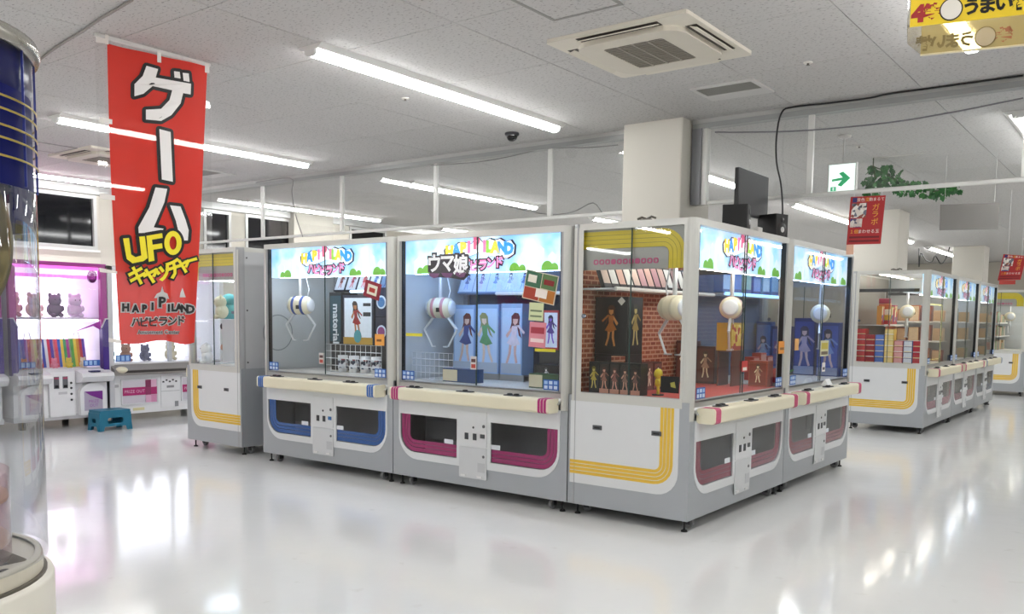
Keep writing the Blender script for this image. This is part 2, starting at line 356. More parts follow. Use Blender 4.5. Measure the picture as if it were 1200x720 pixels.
def vent(loc, sx, sy, lab):
    t = thing('ceiling_vent', lab, 'vent', loc)
    MB().prism([(-sx, -sy), (sx, -sy), (sx, sy), (-sx, sy)], -.012, 0, 'z', [[(-sx+.03, -sy+.03), (sx-.03, -sy+.03), (sx-.03, sy-.16), (-sx+.03, sy-.16)]]).build('frame', M('cbc9c6', .6), t)
    MB().box(-sx+.03, sx-.03, -sy+.03, sy-.16, -.003, 0).build('backing', M('55554f', .7), t)
    n = 9
    for k in range(n):
        y = -sy+.045+(2*sy-.21)*k/(n-1); MB().box(-sx+.03, sx-.03, y-.008, y+.008, -.009, -.004).build('slat', M('8f8e88', .6), t)
v = (onz(807, 104, H)+onz(909, 106, H))/2; vent((v.x, v.y, H), .24, .2, 'grey slatted ceiling vent beside the large air conditioner')
v = onz(243, 203, H); vent((v.x, v.y, H), .24, .22, 'grey slatted ceiling vent right of the red banner')
def hatch(loc, sx, sy, lab):
    t = thing('ceiling_hatch', lab, 'hatch', loc)
    MB().prism([(-sx, -sy), (sx, -sy), (sx, sy), (-sx, sy)], -.006, 0, 'z', [[(-sx+.022, -sy+.022), (sx-.022, -sy+.022), (sx-.022, sy-.022), (-sx+.022, sy-.022)]]).build('frame', M('8c8a86', .5), t)
    MB().box(-sx+.022, sx-.022, -sy+.022, sy-.022, -.004, 0).build('lid', TILEM, t)
p = onz(649, 24, H); q = onz(733, 5, H); sx = (q.x-p.x)/2; hatch((p.x+sx, p.y-sx, H), sx, sx, 'square ceiling access hatch at the top edge of the photo')
p = onz(50, 172, H); hatch((p.x, p.y, H), .24, .24, 'small ceiling hatch beside the blue capsule cylinder')
p = onz(600, 156, H); t = thing('dome_camera', 'small black dome security camera on the ceiling', 'camera', p)
MB().lathe([(.001, 0), (.075, 0), (.078, -.015), (.07, -.03), (.001, -.03)], seg=18).xf(Matrix.Scale(.85, 4)).build('mount', M('26262a', .35), t, True)
MB().lathe([(.058, -.03), (.056, -.05), (.045, -.072), (.025, -.085), (.001, -.09)], seg=18).xf(Matrix.Scale(.85, 4)).build('dome', M('0b0b0d', .08), t, True)
for (x, y), lab in (((947, 73), 'tiny sprinkler head on the ceiling near the yellow sign'), ((475, 115), 'tiny sprinkler head between the two batten lights'), ((1007, 171), 'tiny sprinkler head beside the exit sign')):
    p = onz(x, y, H); t = thing('sprinkler', lab, 'sprinkler', p)
    MB().lathe([(.001, 0), (.03, 0), (.028, -.008), (.001, -.008)], seg=12).build('rosette', M('d8d4cc', .4), t)
    MB().lathe([(.001, -.008), (.008, -.008), (.008, -.018), (.014, -.02), (.001, -.022)], seg=10).build('nozzle', M('77716a', .3, .7), t)
# cables
def cable(pts, r, mat, lab, sub=4):
    P = [Vector((p[0], p[1], min(p[2], H-r-.004))) for p in pts]; out = []
    for i in range(len(P)-1):
        p0, p1, p2, p3 = P[max(i-1, 0)], P[i], P[i+1], P[min(i+2, len(P)-1)]
        for k in range(sub):
            t_ = k/sub; out.append(.5*((2*p1)+(p2-p0)*t_+(2*p0-5*p1+4*p2-p3)*t_*t_+(3*p1-p0-3*p2+p3)*t_**3))
    out.append(P[-1]); o = MB().tube(out, r, 6).build('cable', mat, None, True); return tag(o, lab, 'cable')
yc = YBAR-.075
cable([ony(x, y, yc) for x, y in ((1199, 87), (1140, 95), (1090, 98), (1040, 107), (1018, 115), (970, 121), (930, 122), (916, 132), (910, 160), (910, 190), (915, 215), (917, 240), (917, 262))], .007, DARK, 'black cable along the barrier rail hanging down to the speakers')
cable([ony(x, y, YBAR-.022) for x, y in ((838, 155), (880, 155), (945, 153), (1040, 144), (1120, 131), (1199, 115))], .006, M('77757a', .5), 'thin grey cable stretched across the barrier glass right of the column')
cable([ony(x, y, YBAR-.022) for x, y in ((724, 170), (690, 173), (640, 174), (600, 183), (560, 190), (505, 194))], .005, M('8b8a88', .5), 'thin grey cable across the barrier glass left of the column')
cable([ony(x, y, YBAR+.05) for x, y in ((560, 230), (600, 243), (640, 251), (670, 249), (695, 238), (707, 252))], .006, M('8b8a88', .5), 'thin grey cable sagging behind the barrier glass above the magenta machine')
cable([ony(x, y, YBAR-.07) for x, y in ((300, 214), (340, 209), (342, 225), (346, 250), (355, 278))], .006, M('8b8a88', .5), 'thin grey cable dropping past the left end of the barrier glass')
cable([onz(x, y, H-.012) for x, y in ((155, 0), (130, 15), (118, 22), (95, 38), (78, 48), (60, 60), (44, 72))], .008, M('8a8580', .6), 'grey cable clipped along the ceiling towards the blue capsule cylinder')
cable([(onz(1077, 290, H).x, onz(1077, 290, H).y, H-.02)]+[ony(x, y, onz(1077, 290, H).y) for x, y in ((1077, 313), (1079, 297), (1085, 305), (1092, 307), (1096, 300), (1102, 309), (1108, 304))]+[ony(1113, 289, onz(1077, 290, H).y)], .012, DARK, 'black zigzag cable hanging from the ceiling between the two far columns')
# ------------------------------------------------------------------ claw machines
WS, DS = 1.7037, .9217     # spacing
W, D = WS-.008, DS-.004    # built size
CAB = M('a9adb2', .35, .25, vary=.02); CABW = M('dcdee0', .35, vary=.015); CREAM = M('e7e0c6', .4, vary=.02); POST = M('cfcfca', .3, .3, vary=.02)
POSTG = M('a8aaad', .35, .3, vary=.02); INSIDE = M('8e9092', .6); YEL = M('e2b93c', .4, vary=.03); BLK = M('101012', .45); DGREY = M('3a3c40', .5)
RUB = M('1b1b1d', .7); LEDM = M('eef4ff', .4, emit=INNER); LEDB = M('b8d4ff', .4, emit=INNER*1.15); LEDW = M('fff3e2', .4, emit=INNER)
HSKY = None
def headmat():
    m = bpy.data.materials.new('header_sky_print'); m.use_nodes = True; nt = m.node_tree; b = nt.nodes['Principled BSDF']
    tc = nt.nodes.new('ShaderNodeTexCoord'); n = nt.nodes.new('ShaderNodeTexNoise'); n.inputs['Scale'].default_value = 3.2; n.inputs['Detail'].default_value = 3
    cr = nt.nodes.new('ShaderNodeValToRGB'); e = cr.color_ramp.elements; e[0].position = .36; e[1].position = .62
    e[0].color = lin('86c4f2'); e[1].color = lin('e6f4fb')
    nt.links.new(tc.outputs['Object'], n.inputs['Vector']); nt.links.new(n.outputs['Fac'], cr.inputs['Fac'])
    nt.links.new(cr.outputs['Color'], b.inputs['Base Color']); nt.links.new(cr.outputs['Color'], b.inputs['Emission Color'])
    b.inputs['Emission Strength'].default_value = HEAD; return m
HSKY = headmat()
def E(h, s=HEAD): return M(h, .4, emit=s)
def blobs(cs): return cs
def header_proto():
    y = 0.0; P = {}
    X0, X1, Z0, Z1 = .085, 1.619, 1.70, 1.957
    P['header'] = MB().box(X0, X1, .05, .11, Z0, Z1).mesh(HSKY)
    cx = (X0+X1)/2; parts = []
    def f(t): return lambda u, v: (cx+u, .05-t, (Z0+Z1)/2+v)
    # town silhouettes and bushes
    mb = MB()
    for u, w, h in ((-.62, .09, .1), (-.5, .07, .14), (-.4, .06, .09), (.42, .07, .12), (.55, .08, .15), (.66, .07, .1)):
        mb.prism([(cx+u-w/2, Z0), (cx+u+w/2, Z0), (cx+u+w/2, Z0+h), (cx+u, Z0+h+.03), (cx+u-w/2, Z0+h)], .048, .05)
    parts.append(('town_print', mb.mesh(E('cfe3ee'))))
    mb = MB()
    for u, r in ((-.53, .05), (-.6, .035), (.33, .045), (.40, .03), (.62, .05), (.68, .035)): mb.prism([(p[0], max(p[1], Z0)) for p in ell(cx+u, Z0+.012, r, r*1.1, 16) if p[1] > Z0-.02], .046, .048)
    parts.append(('bush_print', mb.mesh(E('6fae45', .75))))
    # logo: cloud outline, white cloud, block letters, pink kana
    clo = [(-.33, .0), (-.34, .05), (-.3, .085), (-.24, .075), (-.2, .1), (-.13, .1), (-.07, .085), (-.035, .13), (.0, .125), (.04, .09), (.1, .12), (.15, .105), (.2, .115), (.25, .09), (.3, .1), (.335, .06), (.33, .0), (.27, -.03), (.17, -.02), (.08, .0), (.0, .02), (-.08, .0), (-.17, -.02), (-.27, -.03)]
    cl = lambda s, t: [(cx+u*s, (Z0+Z1)/2+.025+(v-.03)*(1+(s-1)*2.2)) for u, v in clo]
    parts.append(('logo_outline', MB().prism(cl(1.035, 0), .0445, .0465).mesh(E('23283a', .5))))
    parts.append(('logo_cloud', MB().prism(cl(.985, 0), .042, .0445).mesh(E('f4f8fb'))))
    cols = ['f2d24a', '3f9be6', 'f2d24a', 'ef7fb4', 'd9668f', 'ef7fb4', '8fc94d', 'f2d24a', '3f9be6', '3f9be6']
    us = [-.29, -.22, -.15, -.095, -.02, .055, .1, .155, .22, .285]
    vs = [.035, .045, .055, .06, .085, .06, .055, .05, .045, .035]
    by = {}
    for ch, c, u, v in zip('HAPIPILAND', cols, us, vs): by.setdefault(c, MB()); text_on(by[c], ch, .108, f(.0105), .009, 0, u, v)
    for c, mb in by.items(): parts.append(('lettering', mb.mesh(E(c, .85))))
    mo, mi = MB(), MB()
    for i, ch in enumerate('ハピピランド'):
        u = -.2+.08*i; v = -.07+.01*math.cos(i*1.3)
        text_on(mo, ch, .088, f(.0085), .014, 0, u, v); text_on(mi, ch, .088, f(.011), .004, 0, u, v)
    parts.append(('lettering_outline', mo.mesh(E('3a2440', .4)))); parts.append(('lettering', mi.mesh(E('e58cbd', .9))))
    P['parts'] = parts; return P
HP = header_proto()
SIDEHEAD = M('a9a9a6', .4, .3)
def stripes(mat_bands, y, cx, cz, rs, sx, sz, xend, zend, axis='y', t=.002, d=1):
    mb = MB()
    for r0, r1 in rs: mb.prism(lband(cx, cz, r0, r1, sx, sz, xend, zend), y, y-t*d, axis)
    return mb
_cache = {}
def machine(label, loc, rz, accent, sides='', back=INSIDE, led=None, cranes=(), accent2=None, name='claw_machine', head=True, group='striped claw machines', deck='c9c5bd', hrow=True, open_='', stripe=None):
    t = thing(name, label, 'claw machine', (loc[0]+.004*math.cos(rz), loc[1]+.004*math.sin(rz), 0), rz, group); m = {'t': t, 'loc': t.location.copy(), 'rz': rz}
    led = led or LEDM; acc = M(accent, .35, vary=.03)
    def P(nm, mb, mat, par=None, sm=False):
        k = (nm, len(mb.v), tuple(mb.v[0]) if mb.v else 0, tuple(mb.v[-1]), mat.name, sm)
        if k not in _cache: _cache[k] = mb.mesh(mat, sm)
        return ob(nm, _cache[k], par or t)
    # lower cabinet
    P('base_cabinet', MB().box(.004, W-.004, .012, D-.004, .08, .84, 'ft').box(.03, W-.03, .35, .36, .1, .8), INSIDE)
    P('cabinet_skin', MB().box(.001, .004, .012, D, .08, .84).box(W-.004, W-.001, .012, D, .08, .84).box(.001, W-.001, D-.004, D, .08, .84), CAB)
    wl = rrect(.085, .686, .283, .586, .15, 6, 'a'); wr = rrect(1.018, 1.619, .283, .586, .15, 6, 'b')
    P('front_surround', MB().prism([(.0, .08), (W, .08), (W, .72), (0, .72)], .004, .016, 'y', [wl, wr]), CAB)
    P('front_panel', MB().prism(rrect(.068, 1.636, .226, .72, .2, 7, 'ab'), -.003, .004, 'y', [wl, wr]), CABW)
    for wi, (pl, sx, cx, xe) in enumerate(((wl, -1, .235, .686), (wr, 1, 1.469, 1.018))):
        pn = P('prize_window', MB().prism(pl, .006, .010, 'y'), SMOKED)
        P('stripe_print', stripes(None, .0125, cx, .433, [(.052, .078), (.082, .108), (.112, .144)], sx, -1, xe, .584), M(stripe or accent, .35), pn)
        lx = .60 if wi == 0 else 1.06
        P('notice_sticker', MB().box(lx-.045, lx+.045, .0025, .0035, .385, .42), M('dfe3ea', .5), pn)
        P('flap', MB().prism([(cx-.12, .36), (cx+.2, .36), (cx+.2, .52), (cx-.12, .52)], .28, .285, 'y'), M('6d6f72', .5))
    for zi, (z0, z1) in enumerate(((.39, .655), (.145, .382))):
        d_ = P('service_door', MB().prism(rrect(.716, .984, z0, z1, .008, 2), -.008, -.003, 'y', ), CABW if zi == 0 else M('cfd1d3', .4))
        if zi == 0:
            for x in (.79, .87): 
                P('coin_slot', MB().box(x-.017, x+.017, -.012, -.008, .44, .49), DGREY, d_)
            P('coin_button', MB().box(.925, .965, -.013, -.008, .46, .49), M(accent2 or '4a4c50', .4), d_)
            P('dial', MB().lathe([(.001, -.011), (.008, -.011), (.009, -.008)], (.855, 0, .535), 'y', 10), BLK, d_)
            P('lock', MB().lathe([(.001, -.012), (.012, -.012), (.013, -.008)], (.955, 0, .55), 'y', 12), M('77787a', .3, .8), d_)
        else:
            P('maker_plate', MB().box(.9, .97, -.0095, -.008, .2, .27), M('bfc1c4', .4), d_)
            P('lock', MB().lathe([(.001, -.012), (.01, -.012), (.011, -.008)], (.955, 0, .32), 'y', 10), M('77787a', .3, .8), d_)
            for x in (.76, .92): P('hinge', MB().box(x-.025, x+.025, -.013, -.008, .155, .17), M('e2e2e2', .4), d_)
    # console
    c = P('console', MB().prism(rrect(-.125, .0, .705, .805, .02, 4), .085, 1.62, 'x'), CREAM, None, False)
    for x0, sg in ((.105, 1), (1.60, -1)):
        for k in range(3):
            a = x0+sg*k*.026; MBx = MB().prism(rrect(-.127, .0, .7035, .8065, .021, 4), min(a, a+sg*.02), max(a, a+sg*.02), 'x'); P('end_stripe', MBx, acc, c)
    for x, n in ((.3, 2), (.82, 1), (1.27, 2)):
        b = P('button_plate', MB().prism(rrect(x-.07, x+.07, -.095, -.035, .01, 2), .806, .812, 'z'), DGREY, c)
        for k in range(n): P('push_button', MB().lathe([(.001, .824), (.018, .822), (.022, .812)], (x-.03*(n-1)+.06*k, -.065, 0), 'z', 12), BLK, b)
    P('sill', MB().prism([(.012, .805), (.012, .845), (.05, .845), (.05, .80), (-.02, .76)], .06, W-.06, 'x'), ALU)
    P('deck', MB().box(.05, W-.05, .05, D-.03, .835, .852), M(deck, .5))
    # posts and top frame
    def post(x, y, ang, nm='corner_post', mat=POST):
        pf = [(0, 0)]+[(.058*math.cos(math.radians(ang+90*i/5)), .058*math.sin(math.radians(ang+90*i/5))) for i in range(6)]
        P(nm, MB().prism([(x+a, y+b) for a, b in pf], .08, 2.0, 'z'), mat)
    post(.06, .062, 180); post(W-.06, .062, 270); post(W-.055, D-.057, 0, mat=POSTG); post(.055, D-.057, 90, mat=POSTG)
    P('post_web', MB().box(.058, .082, .012, .06, .84, 1.96), POSTG); P('post_web', MB().box(W-.082, W-.058, .012, .06, .84, 1.96), POSTG)
    P('top_frame', MB().prism([(.058, 1.957), (.058, 2.0), (W-.058, 2.0), (W-.058, 1.957)], .004, .05, 'y').prism([(.058, 1.957), (.058, 2.0), (W-.058, 2.0), (W-.058, 1.957)], D-.05, D-.004, 'y')
      .box(.004, .05, .06, D-.056, 1.957, 2.0).box(W-.05, W-.004, .06, D-.056, 1.957, 2.0), POST)
    P('roof', MB().box(.05, W-.05, .05, D-.05, 1.975, 1.985), M('b5b6b8', .5))
    P('back_panel', MB().box(.05, W-.05, D-.03, D-.022, .84, 1.96), back)
    P('back_cover', MB().box(.05, W-.05, D-.02, D-.004, .84, 1.957), M('c4c6c8', .45))
    # front sliding panes
    for (a, b, yy) in ((.082, .86, .02), (.845, W-.082, .03)):
        g = P('front_pane', MB().quad((a, yy, .84), (b, yy, .84), (b, yy, 1.957), (a, yy, 1.957)), GLASS)
        e_ = b if a < .1 else a
        P('pane_edge', MB().box(e_-.0025, e_+.0025, yy-.003, yy+.003, .84, 1.957), M('1f3a36', .3), g)
    P('pane_track', MB().box(.06, W-.06, .012, .045, .838, .852), POSTG)
    P('gasket', MB().box(.082, .09, .014, .05, .84, 1.957), BLK); P('gasket', MB().box(W-.09, W-.082, .014, .05, .84, 1.957), BLK)
    # header light box
    if head:
        h = ob('header', HP['header'], t)
        for nm, me in HP['parts']: ob(nm, me, h)
    P('light_bar', MB().box(.12, W-.12, .115, .145, 1.70, 1.715), led)
    P('light_bar', MB().box(.12, W-.12, .60, .62, 1.955, 1.965), led)
    # gantry and cranes
    P('gantry_rail', MB().box(.085, .11, .14, D-.05, 1.74, 1.78), DGREY); P('gantry_rail', MB().box(W-.11, W-.085, .14, D-.05, 1.74, 1.78), DGREY)
    for (cx, cy, cz, capc, yawc, spread) in cranes:
        P('gantry_beam', MB().box(.1, W-.1, cy-.025, cy+.025, 1.735, 1.775), M('6f7275', .4, .5))
        cr = P('crane_head', crane_body(), CREAM, None, True); cr.location = (cx, cy, cz); cr.rotation_euler = (0, 0, yawc)
        def Q(nm, mb, mat, sm=False):
            k = ('crane', nm, len(mb.v), tuple(mb.v[0]), tuple(mb.v[-1]), mat.name)
            if k not in _cache: _cache[k] = mb.mesh(mat, sm)
            return ob(nm, _cache[k], cr)
        cm = M(capc, .35)
        for s in (-1, 1):
            Q('cap', MB().lathe([(.001, s*.118), (.045, s*.118), (.058, s*.112), (.062, s*.1)], (0, 0, 0), 'x', 16), M('dfe2e6', .3), True)
            Q('ring', MB().lathe([(.076, s*.06), (.087, s*.055), (.087, s*.03), (.084, s*.028)], (0, 0, 0), 'x', 18), cm, True)
            a1 = (s*.05, 0, -.06); a2 = (s*(.05+spread), 0, -.18); a3 = (s*(.02+spread*.55), 0, -.32)
            Q('arm', MB().tube([a1, a2], .012, 6).tube([a2, a3], .009, 6), M('d5d8da', .3, .4))
            Q('claw_tip', MB().box(min(a3[0], a3[0]-s*.04), max(a3[0], a3[0]-s*.04), -.02, .02, -.325, -.315), M('cfd2d4', .3, .4))
        Q('eye', MB().box(.005, .03, -.095, -.08, -.035, 0), BLK)
        Q('pole', MB().tube([(0, 0, .07), (0, 0, 1.75-cz)], .016, 8), M('d9dadb', .3, .5))
        Q('hook_cable', MB().tube([(.02, 0, 1.72-cz), (.05, 0, .3), (.09, 0, .14), (.07, 0, .07)], .006, 6), M('c9ccd0', .4))
    # sides: '<' left (local x=0), '>' right (local x=W)
    for sd in '<>':
        xs = .003 if sd == '<' else W-.003; dr = 1 if sd == '<' else -1
        X = lambda v: xs+dr*v          # depth into the cabinet
        out = lambda v: xs-dr*v        # proud of it
        if sd in open_:
            P('partition_pane', MB().quad((X(.01), .058, .84), (X(.01), D-.056, .84), (X(.01), D-.056, 1.957), (X(.01), .058, 1.957)), GLASS); continue
        if sd not in sides:
            P('side_wall', MB().box(min(X(.0), X(.006)), max(X(.0), X(.006)), .058, D-.056, .84, 1.957), M('c6cacb', .5)); continue
        sp = P('side_panel', MB().prism([(p[0], p[1]) for p in rrect(.078, D-.018, .23, .80, .15, 6, 'a')], xs, out(.005), 'x'), CABW)
        mb = MB()
        for k in range(4):
            r1 = .135-k*.025; mb.prism(lband(.249, .43, r1-.0205, r1, -1, -1, D-.018, .80), out(.005), out(.0065), 'x')
        P('stripe_print', mb, YEL, sp)
        for s in (.234, .682):
            hd = P('side_handle', MB().box(min(out(.005), out(.011)), max(out(.005), out(.011)), s-.035, s+.035, .613, .643), M('54565a', .4), sp)
            P('handle_slot', MB().box(min(out(.011), out(.0125)), max(out(.011), out(.0125)), s-.022, s+.022, .622, .632), BLK, hd)
        fr = P('side_frame', MB().prism([(.062, .80), (D-.022, .80), (D-.022, 1.975), (.062, 1.975)], X(.0), out(.004), 'x', [[(.08, .86), (D-.095, .86), (D-.095, 1.957), (.08, 1.957)]]), POST)
        P('lock', MB().lathe([(.001, .012), (.014, .012), (.016, 0)], (0, 0, 0), 'x', 14).xf(Matrix.Translation((out(.002), D-.11, 1.38)) @ Matrix.Scale(-dr, 4, (1, 0, 0))), M('8c97a8', .25, .8), fr)
        for a, b, xx in ((.08, .47, .012), (.455, D-.095, .018)):
            g = P('side_pane', MB().quad((X(xx), a, .86), (X(xx), b, .86), (X(xx), b, 1.957), (X(xx), a, 1.957)), GLASS)
        P('pane_edge', MB().box(min(X(.01), X(.02)), max(X(.01), X(.02)), .458, .463, .86, 1.957), M('24403c', .3), g)
        P('side_track', MB().box(min(X(.0), X(.03)), max(X(.0), X(.03)), .07, D-.08, .842, .862), POSTG)
        if not hrow: continue
        sh = P('side_header', MB().box(min(X(.03), X(.036)), max(X(.03), X(.036)), .075, D-.06, 1.69, 1.957), SIDEHEAD)
        mb = MB(); mk = MB()
        for k in range(4):
            r1 = .155-k*.029; mb.prism(lband(.24, 1.79, r1-.027, r1, -1, 1, D-.06, 1.69), X(.028), X(.0299), 'x')
            mk.prism(lband(.24, 1.79, r1-.0285, r1-.0268, -1, 1, D-.06, 1.69), X(.0275), X(.0299), 'x')
        P('stripe_print', mb, M('dcc63a', .35), sh); P('stripe_line', mk, M('6b5f20', .4), sh)
        mb = MB(); r = random.Random(3)
        for k in range(11):
            s = .74-k*.045; w = .036; pl = rrect(s-w/2, s+w/2, 1.725, 1.76, .012, 3); hl = rrect(s-w/2+.009, s+w/2-.009, 1.734, 1.751, .005, 2)
            if k in (3, 7): mb.prism(pl, X(.0265), X(.0299), 'x')
            else: mb.prism(pl, X(.0265), X(.0299), 'x', [hl])
        P('lettering', mb, M('c65a86', .4), sh)
    # casters and feet
    for x in (.16, W-.16):
        for y in (.07, D-.07):
            cs = P('caster', MB().lathe([(.001, -.014), (.034, -.014), (.038, -.01), (.038, .01), (.034, .014), (.001, .014)], (x, y, .0385), 'x', 14), M('77787a', .5))
            P('fork', MB().box(x-.024, x-.018, y-.02, y+.02, .03, .081).box(x+.018, x+.024, y-.02, y+.02, .03, .081).box(x-.024, x+.024, y-.022, y+.022, .072, .082), M('3d3e42', .4, .6), cs)
    for x in (.06, W-.06):
        for y in (.05, D-.05): P('leveling_foot', MB().lathe([(.001, 0), (.022, 0), (.02, .01), (.007, .016), (.007, .085)], (x, y, 0), 'z', 10), RUB)
    return m
def crane_body():
    return MB().lathe([(.001, -.1), (.055, -.1), (.078, -.085), (.086, -.05), (.088, 0), (.086, .05), (.078, .085), (.055, .1), (.001, .1)], (0, 0, 0), 'x', 18)
def wl_(m, x, y, z):       # machine-local -> world
    c, s = math.cos(m['rz']), math.sin(m['rz']); return m['loc']+Vector((x*c-y*s, x*s+y*c, z))
def lp(m, px, py, ly):     # pixel -> machine-local point on plane local y = ly
    c, s = math.cos(-m['rz']), math.sin(-m['rz']); R2 = lambda v: Vector((v.x*c-v.y*s, v.x*s+v.y*c, v.z))
    o, d = R2(CAM-m['loc']), R2(ray(px, py)); return o+d*((ly-o.y)/d.y)
def lpx(m, px, py, lx):    # pixel -> machine-local point on plane local x = lx
    c, s = math.cos(-m['rz']), math.sin(-m['rz']); R2 = lambda v: Vector((v.x*c-v.y*s, v.x*s+v.y*c, v.z))
    o, d = R2(CAM-m['loc']), R2(ray(px, py)); return o+d*((lx-o.x)/d.x)
BRICK = brickmat()
XM3, XM2 = -DS-2*WS, -DS-WS
class _L: pass
def pre(loc, rz): return {'loc': Vector((loc[0], loc[1], 0)), 'rz': rz}
G = 'claw machines of the island'
q3, q2, q1, q4 = pre((XM3, 0), 0), pre((XM2, 0), 0), pre((0, 0), math.pi/2), pre((0, WS), math.pi/2)
c3, c2 = lp(q3, 352, 358, .20), lp(q2, 516, 361, .38)
c1a, c1b, c4 = lp(q1, 857, 361, .30), lpx(q1, 790, 361, .42), lp(q4, 961, 368, .20)
m3_ = machine('claw machine with blue console stripes and blue striped prize windows', (XM3, 0), 0, '2b64ad', '', M('d2d6d4', .55), LEDM, [(c3.x, c3.y, c3.z, '2e4f9e', .35, .1)], '2f6fb5', group=G)
m2_ = machine('claw machine with dark magenta prize windows between the blue striped and corner machines', (XM2, 0), 0, 'b02f72', '', M('48546c', .6), LEDB, [(c2.x, c2.y, c2.z, 'c98a92', .25, .1)], group=G)
m1_ = machine('corner claw machine with a yellow striped side panel and brick print interior', (0, 0), math.pi/2, 'c2416f', '<', BRICK, LEDW, [(c1a.x, c1a.y, c1a.z, '8c3f62', .3, .1), (c1b.x, c1b.y, c1b.z, 'd8d2b8', 1.2, .1)], group=G, deck='c4473f', open_='>', stripe='9a2444')
m4_ = machine('claw machine right of the corner machine, with blue prize boxes inside', (0, WS), math.pi/2, 'c2416f', '>', M('5d6b86', .6), LEDB, [(c4.x, c4.y, c4.z, 'd8c9a0', .3, .08)], group=G, open_='<', stripe='9a2444')
m0_ = machine('claw machine seen from its yellow striped side, left of the blue striped machine', (-4.70-D, .04+W), -math.pi/2, '2b64ad', '>', M('d8dadc', .5), LEDM, [], group=G)
# rear detail of the turned machine: tall service hatch, seam and screws
t = m0_['t']
MB().box(.25, .62, D, D+.006, .62, 1.83).build('rear_hatch', M('b9bcc2', .4, .2), t)
MB().box(.232, .242, D, D+.004, 1.0, 1.78).build('hatch_seam', M('2d2e30', .5), t)
for z in (.9, 1.4, 1.9): MB().lathe([(.001, 0), (.008, 0), (.009, -.004)], (W-.08, D+.004, z), 'y', 8).build('screw', DGREY, t)
# second island and far island
Y2 = 6.40
n1_ = machine('nearest claw machine of the second island, full of snack packs', (.03, Y2), math.pi/2, 'c2416f', '<', M('9a958c', .4, .3), LEDW, [(.45, .35, 1.5, 'd8c9a0', .3, .08)], group='claw machines of the second island', hrow=False)
n2_ = machine('middle claw machine of the second island', (.03, Y2+WS), math.pi/2, 'c2416f', '', M('7f9a86', .5), LEDM, [(.8, .35, 1.42, 'd8c9a0', .3, .08)], group='claw machines of the second island')
n3_ = machine('far end claw machine of the second island with bluish prize windows', (.03, Y2+2*WS), math.pi/2, '6f86a8', '>', M('8aa08c', .5), LEDM, [(.8, .35, 1.45, 'd8c9a0', .3, .08)], group='claw machines of the second island')
f_ = onz(1199, 460, .08)
f1_ = machine('far claw machine with a yellow striped side at the right edge of the photo', (f_.x, f_.y), math.pi/2, 'c2416f', '<', M('9a9690', .5), LEDW, [(.4, .35, 1.5, 'd8c9a0', .3, .08)], group='far island machines')
# ------------------------------------------------------------------ prizes inside the machines
ORD = ['leftmost', 'second from left', 'third from left', 'fourth from left', 'fifth from left', 'sixth from left', 'seventh from left', 'eighth from left', 'ninth from left', 'tenth from left']
def figprint(cx, z0, k, y, lean=0):
    """three-tone printed figure: hair, clothes, skin"""
    h, c, s_ = MB(), MB(), MB(); L = lambda u, v: (cx+(u+lean*v)*k, z0+v*k)
    h.prism([L(-.09, .80), L(-.11, .93), L(-.04, 1.0), (cx+(.05+lean)*k, z0+.99*k), L(.1, .92), L(.1, .8), L(.14, .62), L(.19, .5), L(.12, .56), L(.06, .72), L(-.05, .72), L(-.13, .6)], y, y-.0010)
    s_.prism([L(-.055, .8), L(.0, .755), L(.055, .8), L(.06, .88), L(-.06, .88)], y-.001, y-.0018)
    c.prism([L(-.06, .75), L(.06, .75), L(.1, .7), L(.24, .58), L(.26, .62), L(.1, .76)], y-.0004, y-.0014)
    c.prism([L(-.07, .74), L(.07, .74), L(.06, .56), L(.17, .38), L(.02, .34), L(-.16, .40), L(-.06, .56)], y-.0006, y-.0016)
    s_.prism([L(-.09, .4), L(-.03, .38), L(-.03, .2), L(-.08, .0), L(-.13, .0), L(-.09, .2)], y-.0002, y-.0012)
    s_.prism([L(.02, .36), L(.09, .38), L(.1, .2), L(.16, .02), L(.11, .0), L(.05, .18)], y-.0002, y-.0012)
    s_.prism([L(-.07, .73), L(-.2, .56), L(-.16, .5), L(-.13, .54), L(-.06, .66)], y-.0002, y-.0012)
    return h, c, s_
def shade(hx, f):
    v = [max(0, min(255, int(int(hx[i:i+2], 16)*f))) for i in (0, 2, 4)]; return '%02x%02x%02x' % tuple(v)
def put_fig(t, cx, z0, k, y, fig, lean, side=None):
    cols = fig if isinstance(fig, tuple) else (shade(fig, .45), fig, shade(fig, 1.45))
    for mb, nm, c in zip(figprint(cx, z0, k, y, lean), ('hair_print', 'clothes_print', 'skin_print'), cols):
        if side is not None: mb.v = [(side+v[1], v[0], v[2]) for v in mb.v]
        mb.build(nm, M(c, .4, vary=.2, scale=30), t)
def carton(m, label, lx, ly, z, w, d, h, body, pic=None, fig=None, band=None, rz=0, tilt=0, group=None, name='prize_box', side_fig=None, lean=0, cat='box'):
    """box with front face at local y = ly, centred at lx, bottom at z"""
    R_ = m['rz']+rz; p = wl_(m, lx, ly, z) if m.get('t') else m['loc']+Vector((lx, ly, z))
    t = thing(name, label, cat, p, 0, group, (tilt, 0, R_))
    MB().box(-w/2, w/2, 0, d, 0, h).build('carton', M(body, .35, vary=.05), t)
    if pic: 
        mm = pic if not isinstance(pic, str) else M(pic, .3, vary=.12, scale=25)
        MB().box(-w*.44, w*.44, -.0015, 0, h*.06, h*.94).build('picture_panel', mm, t)
    if fig: put_fig(t, 0, h*.16, min(h*.72, w*1.9), -.002, fig, lean)
    if side_fig:
        put_fig(t, d*.5, h*.14, min(h*.72, d*1.9), 0, side_fig, lean, -w/2-.0005)
    if band: MB().box(-w*.47, w*.47, -.0035, -.0015, h*.02, h*.16).build('title_band', M(band, .4), t)
    return t
